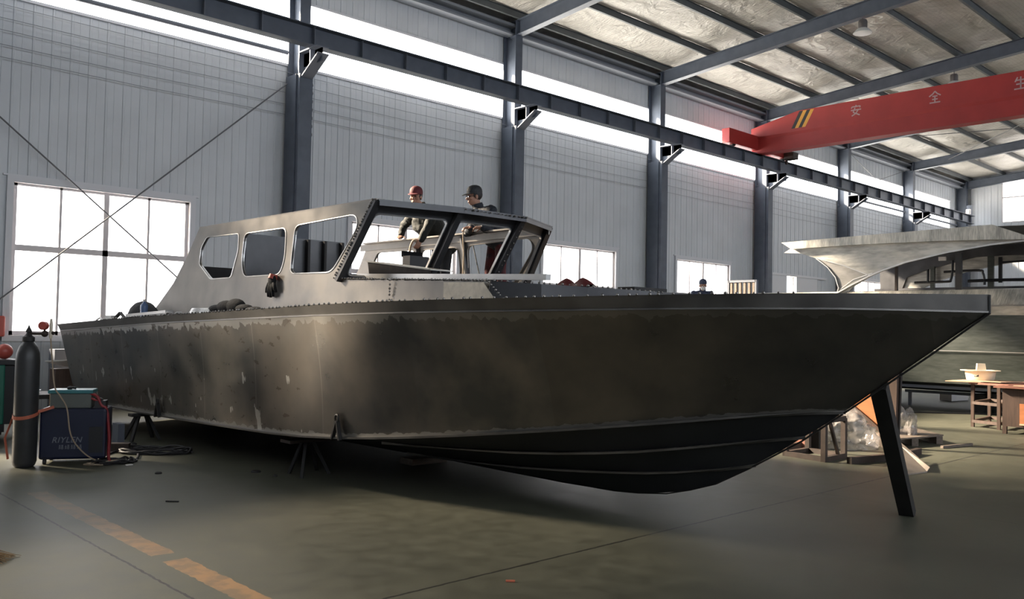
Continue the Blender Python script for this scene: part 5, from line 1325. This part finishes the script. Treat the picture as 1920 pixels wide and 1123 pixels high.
def person(name, label, loc, J, face, up, jk, tr, cap_m=None, cap_kind='cap', vis=True, scale=1.0, hands=None, group=None, mask=False, glasses=False):
    t = thing(name, label, 'person', loc, group)
    R3 = orient(face, up)
    b = B(); hc = J['head']
    head(b, hc, R3)
    cap_(b, hc+R3 @ V((0, -.02, -.06)), J['neck'], .055, .058)
    # trunk under the clothes, arms and legs as one surface
    cap_(b, J['neck'], J['chest'], .065, .10); cap_(b, J['chest'], J['pelvis'], .105, .11)
    for s_ in ('L', 'R'):
        cap_(b, J['neck']+V((0, 0, -.03)), J['sh'+s_], .05, .05); cap_(b, J['sh'+s_], J['el'+s_], .047, .038); cap_(b, J['el'+s_], J['wr'+s_], .038, .025)
        cap_(b, J['pelvis'], J['hip'+s_], .09, .09); cap_(b, J['hip'+s_], J['kn'+s_], .078, .052); cap_(b, J['kn'+s_], J['an'+s_], .052, .036)
        an = J['an'+s_]; fd = V(J['feet']).normalized(); cap_(b, an+V((0, 0, -.03)), an+fd*.14+V((0, 0, -.05)), .035, .028)
        h = J['hand'+s_]; hand(b, J['wr'+s_], h[0], h[1], h[2], h[3])
    remesh(b, 'body', MT['skin'], t, .0072, 3)
    # jacket
    b = B()
    rt = (J['shR']-J['shL']).normalized()
    fw = V(J['feet']).normalized()
    def torso(ks, grow):
        rings = []; n_ = len(ks)
        for i_, (p, rx, ry) in enumerate(ks):
            tg = (ks[min(i_+1, n_-1)][0]-ks[max(i_-1, 0)][0]).normalized(); r_ = (rt-tg*rt.dot(tg)).normalized(); f_ = tg.cross(r_)
            rings.append([p+r_*(rx+grow)*math.cos(a)+f_*(ry+grow)*math.sin(a) for a in [2*PI*k/20 for k in range(20)]])
        vs = loft(b, rings, True); b.faces.new(vs[0][::-1]); b.faces.new(vs[-1])
    P_, C_, N_ = J['pelvis'], J['chest'], J['neck']
    torso([(P_+(P_-C_)*.32, .20, .155), (P_, .21, .160), (P_.lerp(C_, .5), .21, .16), (C_, .235, .175), (C_.lerp(N_, .55), .215, .155), (N_+V((0, 0, -.03)), .09, .085), (N_+V((0, 0, .02)), .068, .07)], .012)
    for s_ in ('L', 'R'):
        cap_(b, C_.lerp(N_, .6)+(J['sh'+s_]-N_)*.55, J['sh'+s_], .085, .076); cap_(b, N_+V((0, 0, -.055)), J['sh'+s_]+V((0, 0, -.01)), .080, .078); cap_(b, J['sh'+s_], J['el'+s_], .078, .062); cap_(b, J['el'+s_], J['el'+s_].lerp(J['wr'+s_], .97), .062, .048)
    for v in b.verts: pass
    o = remesh(b, 'jacket', MT[jk], t, .011, 5)
    tx = bpy.data.textures.new('folds', 'CLOUDS'); tx.noise_scale = .09
    dm = o.modifiers.new('folds', 'DISPLACE'); dm.texture = tx; dm.strength = .028; dm.mid_level = .5
    b = B()
    rr = []
    cN = N_+V((0, 0, .02))
    lathe(b, [(.072, -.02), (.078, .02), (.074, .055), (.066, .055), (.066, -.02)], cN, 20, axis=(hc-N_)); obj('collar', b, MT[jk], t, smooth=True)
    # trousers
    b = B()
    torso([(P_+(P_-C_)*.36+V((0, 0, -.02)), .15, .12), (P_, .165, .125), (P_.lerp(C_, .25), .155, .12)], .0)
    for s_ in ('L', 'R'):
        cap_(b, J['hip'+s_], J['kn'+s_], .098, .074); cap_(b, J['kn'+s_], J['an'+s_]+V((0, 0, .04)), .074, .062)
    remesh(b, 'trousers', MT[tr], t, .012, 5)
    for s_ in ('L', 'R'):
        b = B(); an = J['an'+s_]; g = an.copy(); g.z = an.z-.085
        box_ = [g+fw*.17+V((0, 0, .045)), g+fw*-.08+V((0, 0, .05))]
        cap_(b, box_[0], box_[1], .045, .045); cap_(b, an+V((0, 0, .0)), g+V((0, 0, .05)), .052, .050)
        for v in b.verts: v.co.z = max(v.co.z, g.z)
        remesh(b, 'shoe', MT['rubber'], t, .010, 2)
    # eyes
    for sx in (-1, 1):
        b = B(); ell(b, hc+R3 @ V((sx*.031, .080, .002)), (.012, .008, .007), R3, 10, 8); obj('eye', b, MT['black'], t, smooth='all')
    # hair
    b = B(); ell(b, hc+R3 @ V((0, -.022, .032)), (.082, .098, .092), R3, 20, 14)
    bmesh.ops.bisect_plane(b, geom=b.verts[:]+b.edges[:]+b.faces[:], plane_co=hc+R3 @ V((0, .01, -.02)), plane_no=R3 @ V((0, .75, -1)), clear_outer=True)
    obj('hair', b, MT['hair'], t, smooth='all')
    if cap_m:
        b = B(); bz = .045; rings = []
        prof = [(1.0, bz-.012), (1.03, bz+.02), (1.0, bz+.05), (.88, bz+.078), (.66, bz+.098), (.36, bz+.110), (.05, bz+.114)]
        for k, z in prof: rings.append([hc+R3 @ V((.087*k*math.cos(a), -.010+.106*k*math.sin(a), z)) for a in [2*PI*q/24 for q in range(24)]])
        vs = loft(b, rings, True); b.faces.new(vs[-1])
        obj('cap_crown', b, MT[cap_m], t, smooth='all')
        if vis:
            b = B(); top, bot = [], []
            for i in range(13):
                a = PI*(.14+.72*i/12); ex = .075*math.sin((a-.14*PI)/.72*1.0) if 0 else .078*math.sin(PI*i/12)**.6
                p0_ = V((.085*math.cos(a), -.010+.104*math.sin(a), bz-.004)); p1_ = p0_+V((.02*math.cos(a), ex, -.020*math.sin(PI*i/12)))
                top.append((hc+R3 @ p0_, hc+R3 @ p1_))
            loft(b, [[p for p, q in top], [p.lerp(q, .5)+R3 @ V((0, 0, .008)) for p, q in top], [q for p, q in top], [q+R3 @ V((0, 0, -.007)) for p, q in top], [p+R3 @ V((0, 0, -.008)) for p, q in top]])
            obj('cap_visor', b, MT[cap_m], t, smooth=True)
    if glasses:
        b = B()
        for sx in (-1, 1): ell(b, hc+R3 @ V((sx*.032, .102, .002)), (.026, .004, .019), R3, 14, 8)
        obj('spectacles', b, MT['lens'], t, smooth='all')
        b = B()
        for sx in (-1, 1): tube(b, [hc+R3 @ V((sx*.058, .098, .006)), hc+R3 @ V((sx*.079, .0, .004))], .003, 6)
        tube(b, [hc+R3 @ V((-.010, .108, .004)), hc+R3 @ V((.010, .108, .004))], .003, 6)
        obj('spectacle_frame', b, MT['black'], t)
    if mask:
        b = B(); ell(b, hc+R3 @ V((0, .060, -.058)), (.060, .062, .055), R3, 20, 12)
        obj('face_mask', b, MT['mask'], t, smooth='all')
    return t
def W(x, y, z): return V((x, y, z))
# first man: red cap, leaning over the far cabin side (looks towards -X)
fz = 1.84
h1 = at(780, 369.5, X=7.42)
J = dict(head=h1, neck=h1+W(.10, 0, -.155), chest=h1+W(.17, -.04, -.35), pelvis=W(7.93, h1.y+.02, fz+.93),
         shL=h1+W(.13, -.26, -.185), shR=h1+W(.13, .19, -.20),
         feet=W(-1, 0, 0))
J['elR'] = at(762, 432, X=7.52); J['wrR'] = at(757, 446, X=7.42)+W(-.04, .03, .03); J['handR'] = (W(-.6, -.6, -.1), W(0, 0, -1), 1, .8)
J['elR'] = at(757, 424, X=7.66); J['wrR'] = at(751, 443, X=7.52)
J['elL'] = h1+W(-.02, -.30, -.44); J['wrL'] = at(789, 449, X=7.30); J['handL'] = (W(-.4, .2, -.9), W(.3, .8, 0), -1, 1.1)
J['hipL'] = J['pelvis']+W(0, -.09, -.04); J['hipR'] = J['pelvis']+W(0, .09, -.04)
J['knL'] = W(7.90, J['pelvis'].y-.11, fz+.50); J['knR'] = W(7.90, J['pelvis'].y+.11, fz+.50)
J['anL'] = W(7.98, J['pelvis'].y-.11, fz+.085); J['anR'] = W(7.98, J['pelvis'].y+.11, fz+.085)
person('person', 'man in a red cap and dark olive jacket leaning over the cabin side', (7.93, h1.y, fz), J, (-.86, -.48, -.05), (0, 0, 1), 'jgreen', 'trd', 'capred')
b = B(); wl = J['wrL']
tube(b, smooth_path([wl+W(-.05, .02, -.03), wl+W(-.09, .05, -.02), wl+W(-.10, .10, -.12), wl+W(-.09, .12, -.35), wl+W(-.08, .08, -.55), wl+W(-.1, .1, -.85)], 5), .016, 8)
tag(obj('air_hose', b, MT['hose'], smooth=True), 'tan hose hanging inside the cabin from the hand of the red-capped man', 'hose')
# second man: dark cap and glasses, facing left
h2 = at(889, 369, X=7.66)
J = dict(head=h2, neck=h2+W(.05, -.03, -.165), chest=h2+W(.15, -.09, -.37), pelvis=W(7.99, h2.y-.14, fz+.93),
         shL=h2+W(.06, -.28, -.20), shR=h2+W(.19, .12, -.225), feet=W(-.95, .3, 0))
J['wrR'] = at(878, 426, X=7.36)+W(.05, 0, .0); J['elR'] = h2+W(.02, .16, -.50); J['handR'] = (W(-1, .25, -.1), W(0, -.2, -1), 1, 1.2)
J['wrL'] = J['wrR']+W(.06, -.16, .0); J['elL'] = h2+W(-.03, -.33, -.47); J['handL'] = (W(-.7, .6, -.1), W(0, -.2, -1), -1, 1.2)
pv = J['pelvis']
J['hipL'] = pv+W(-.02, -.09, -.04); J['hipR'] = pv+W(.02, .09, -.04)
J['knL'] = W(7.92, pv.y-.12, fz+.50); J['knR'] = W(7.94, pv.y+.11, fz+.50); J['anL'] = W(7.98, pv.y-.13, fz+.085); J['anR'] = W(7.98, pv.y+.12, fz+.085)
person('person', 'man in a black cap and spectacles, dark jacket and dark red trousers', (7.97, pv.y, fz), J, (-.93, .30, -.08), (0, 0, 1), 'jblue', 'trred', 'capblk', glasses=True)
b = B(); w2_ = J['wrR']
tube(b, smooth_path([w2_+W(-.10, .02, -.02), w2_+W(-.11, .03, -.1), w2_+W(-.09, .03, -.4), w2_+W(-.12, .02, -.8)], 5), .010, 8)
tag(obj('power_cable', b, MT['hose'], smooth=True), 'tan cable hanging inside the cabin from the hand of the black-capped man', 'cable')
b = B(); p, q = at(887, 460, X=7.5), at(903, 519, X=7.3); tube(b, [p, q+W(0, 0, -.1)], .008, 6)
tag(obj('thin_cable', b, MT['cloth']), 'thin black cable hanging slantwise beside the dark red trousers', 'cable')
# masked man between the boats
f3 = h3.z-1.60
J = dict(head=h3, neck=h3+W(.06, .05, -.13), chest=h3+W(.10, .09, -.34), pelvis=W(17.12, h3.y+.08, f3+.92), shL=h3+W(.18, -.09, -.185), shR=h3+W(-.08, .19, -.185), feet=W(-.6, -.8, 0))
for s_, sx in (('L', -1), ('R', 1)):
    o_ = W(-.13*sx, .10*sx, 0)
    J['el'+s_] = J['sh'+s_]+o_*.6+W(.03, .03, -.28); J['wr'+s_] = J['el'+s_]+W(-.14, -.18, -.10); J['hand'+s_] = (W(-.5, -.7, -.2), W(0, 0, -1), sx, .8)
    J['hip'+s_] = J['pelvis']+o_*.6+W(0, 0, -.04); J['kn'+s_] = J['hip'+s_]+W(-.02, -.02, -.42); J['an'+s_] = V((J['kn'+s_].x+.03, J['kn'+s_].y+.03, f3+.085))
person('person', 'man in blue jacket and white face mask standing behind the foredeck', (17.12, h3.y+.08, f3), J, (-.75, -.66, -.05), (0, 0, 1), 'jwork', 'trd', 'jwork', vis=False, mask=True)
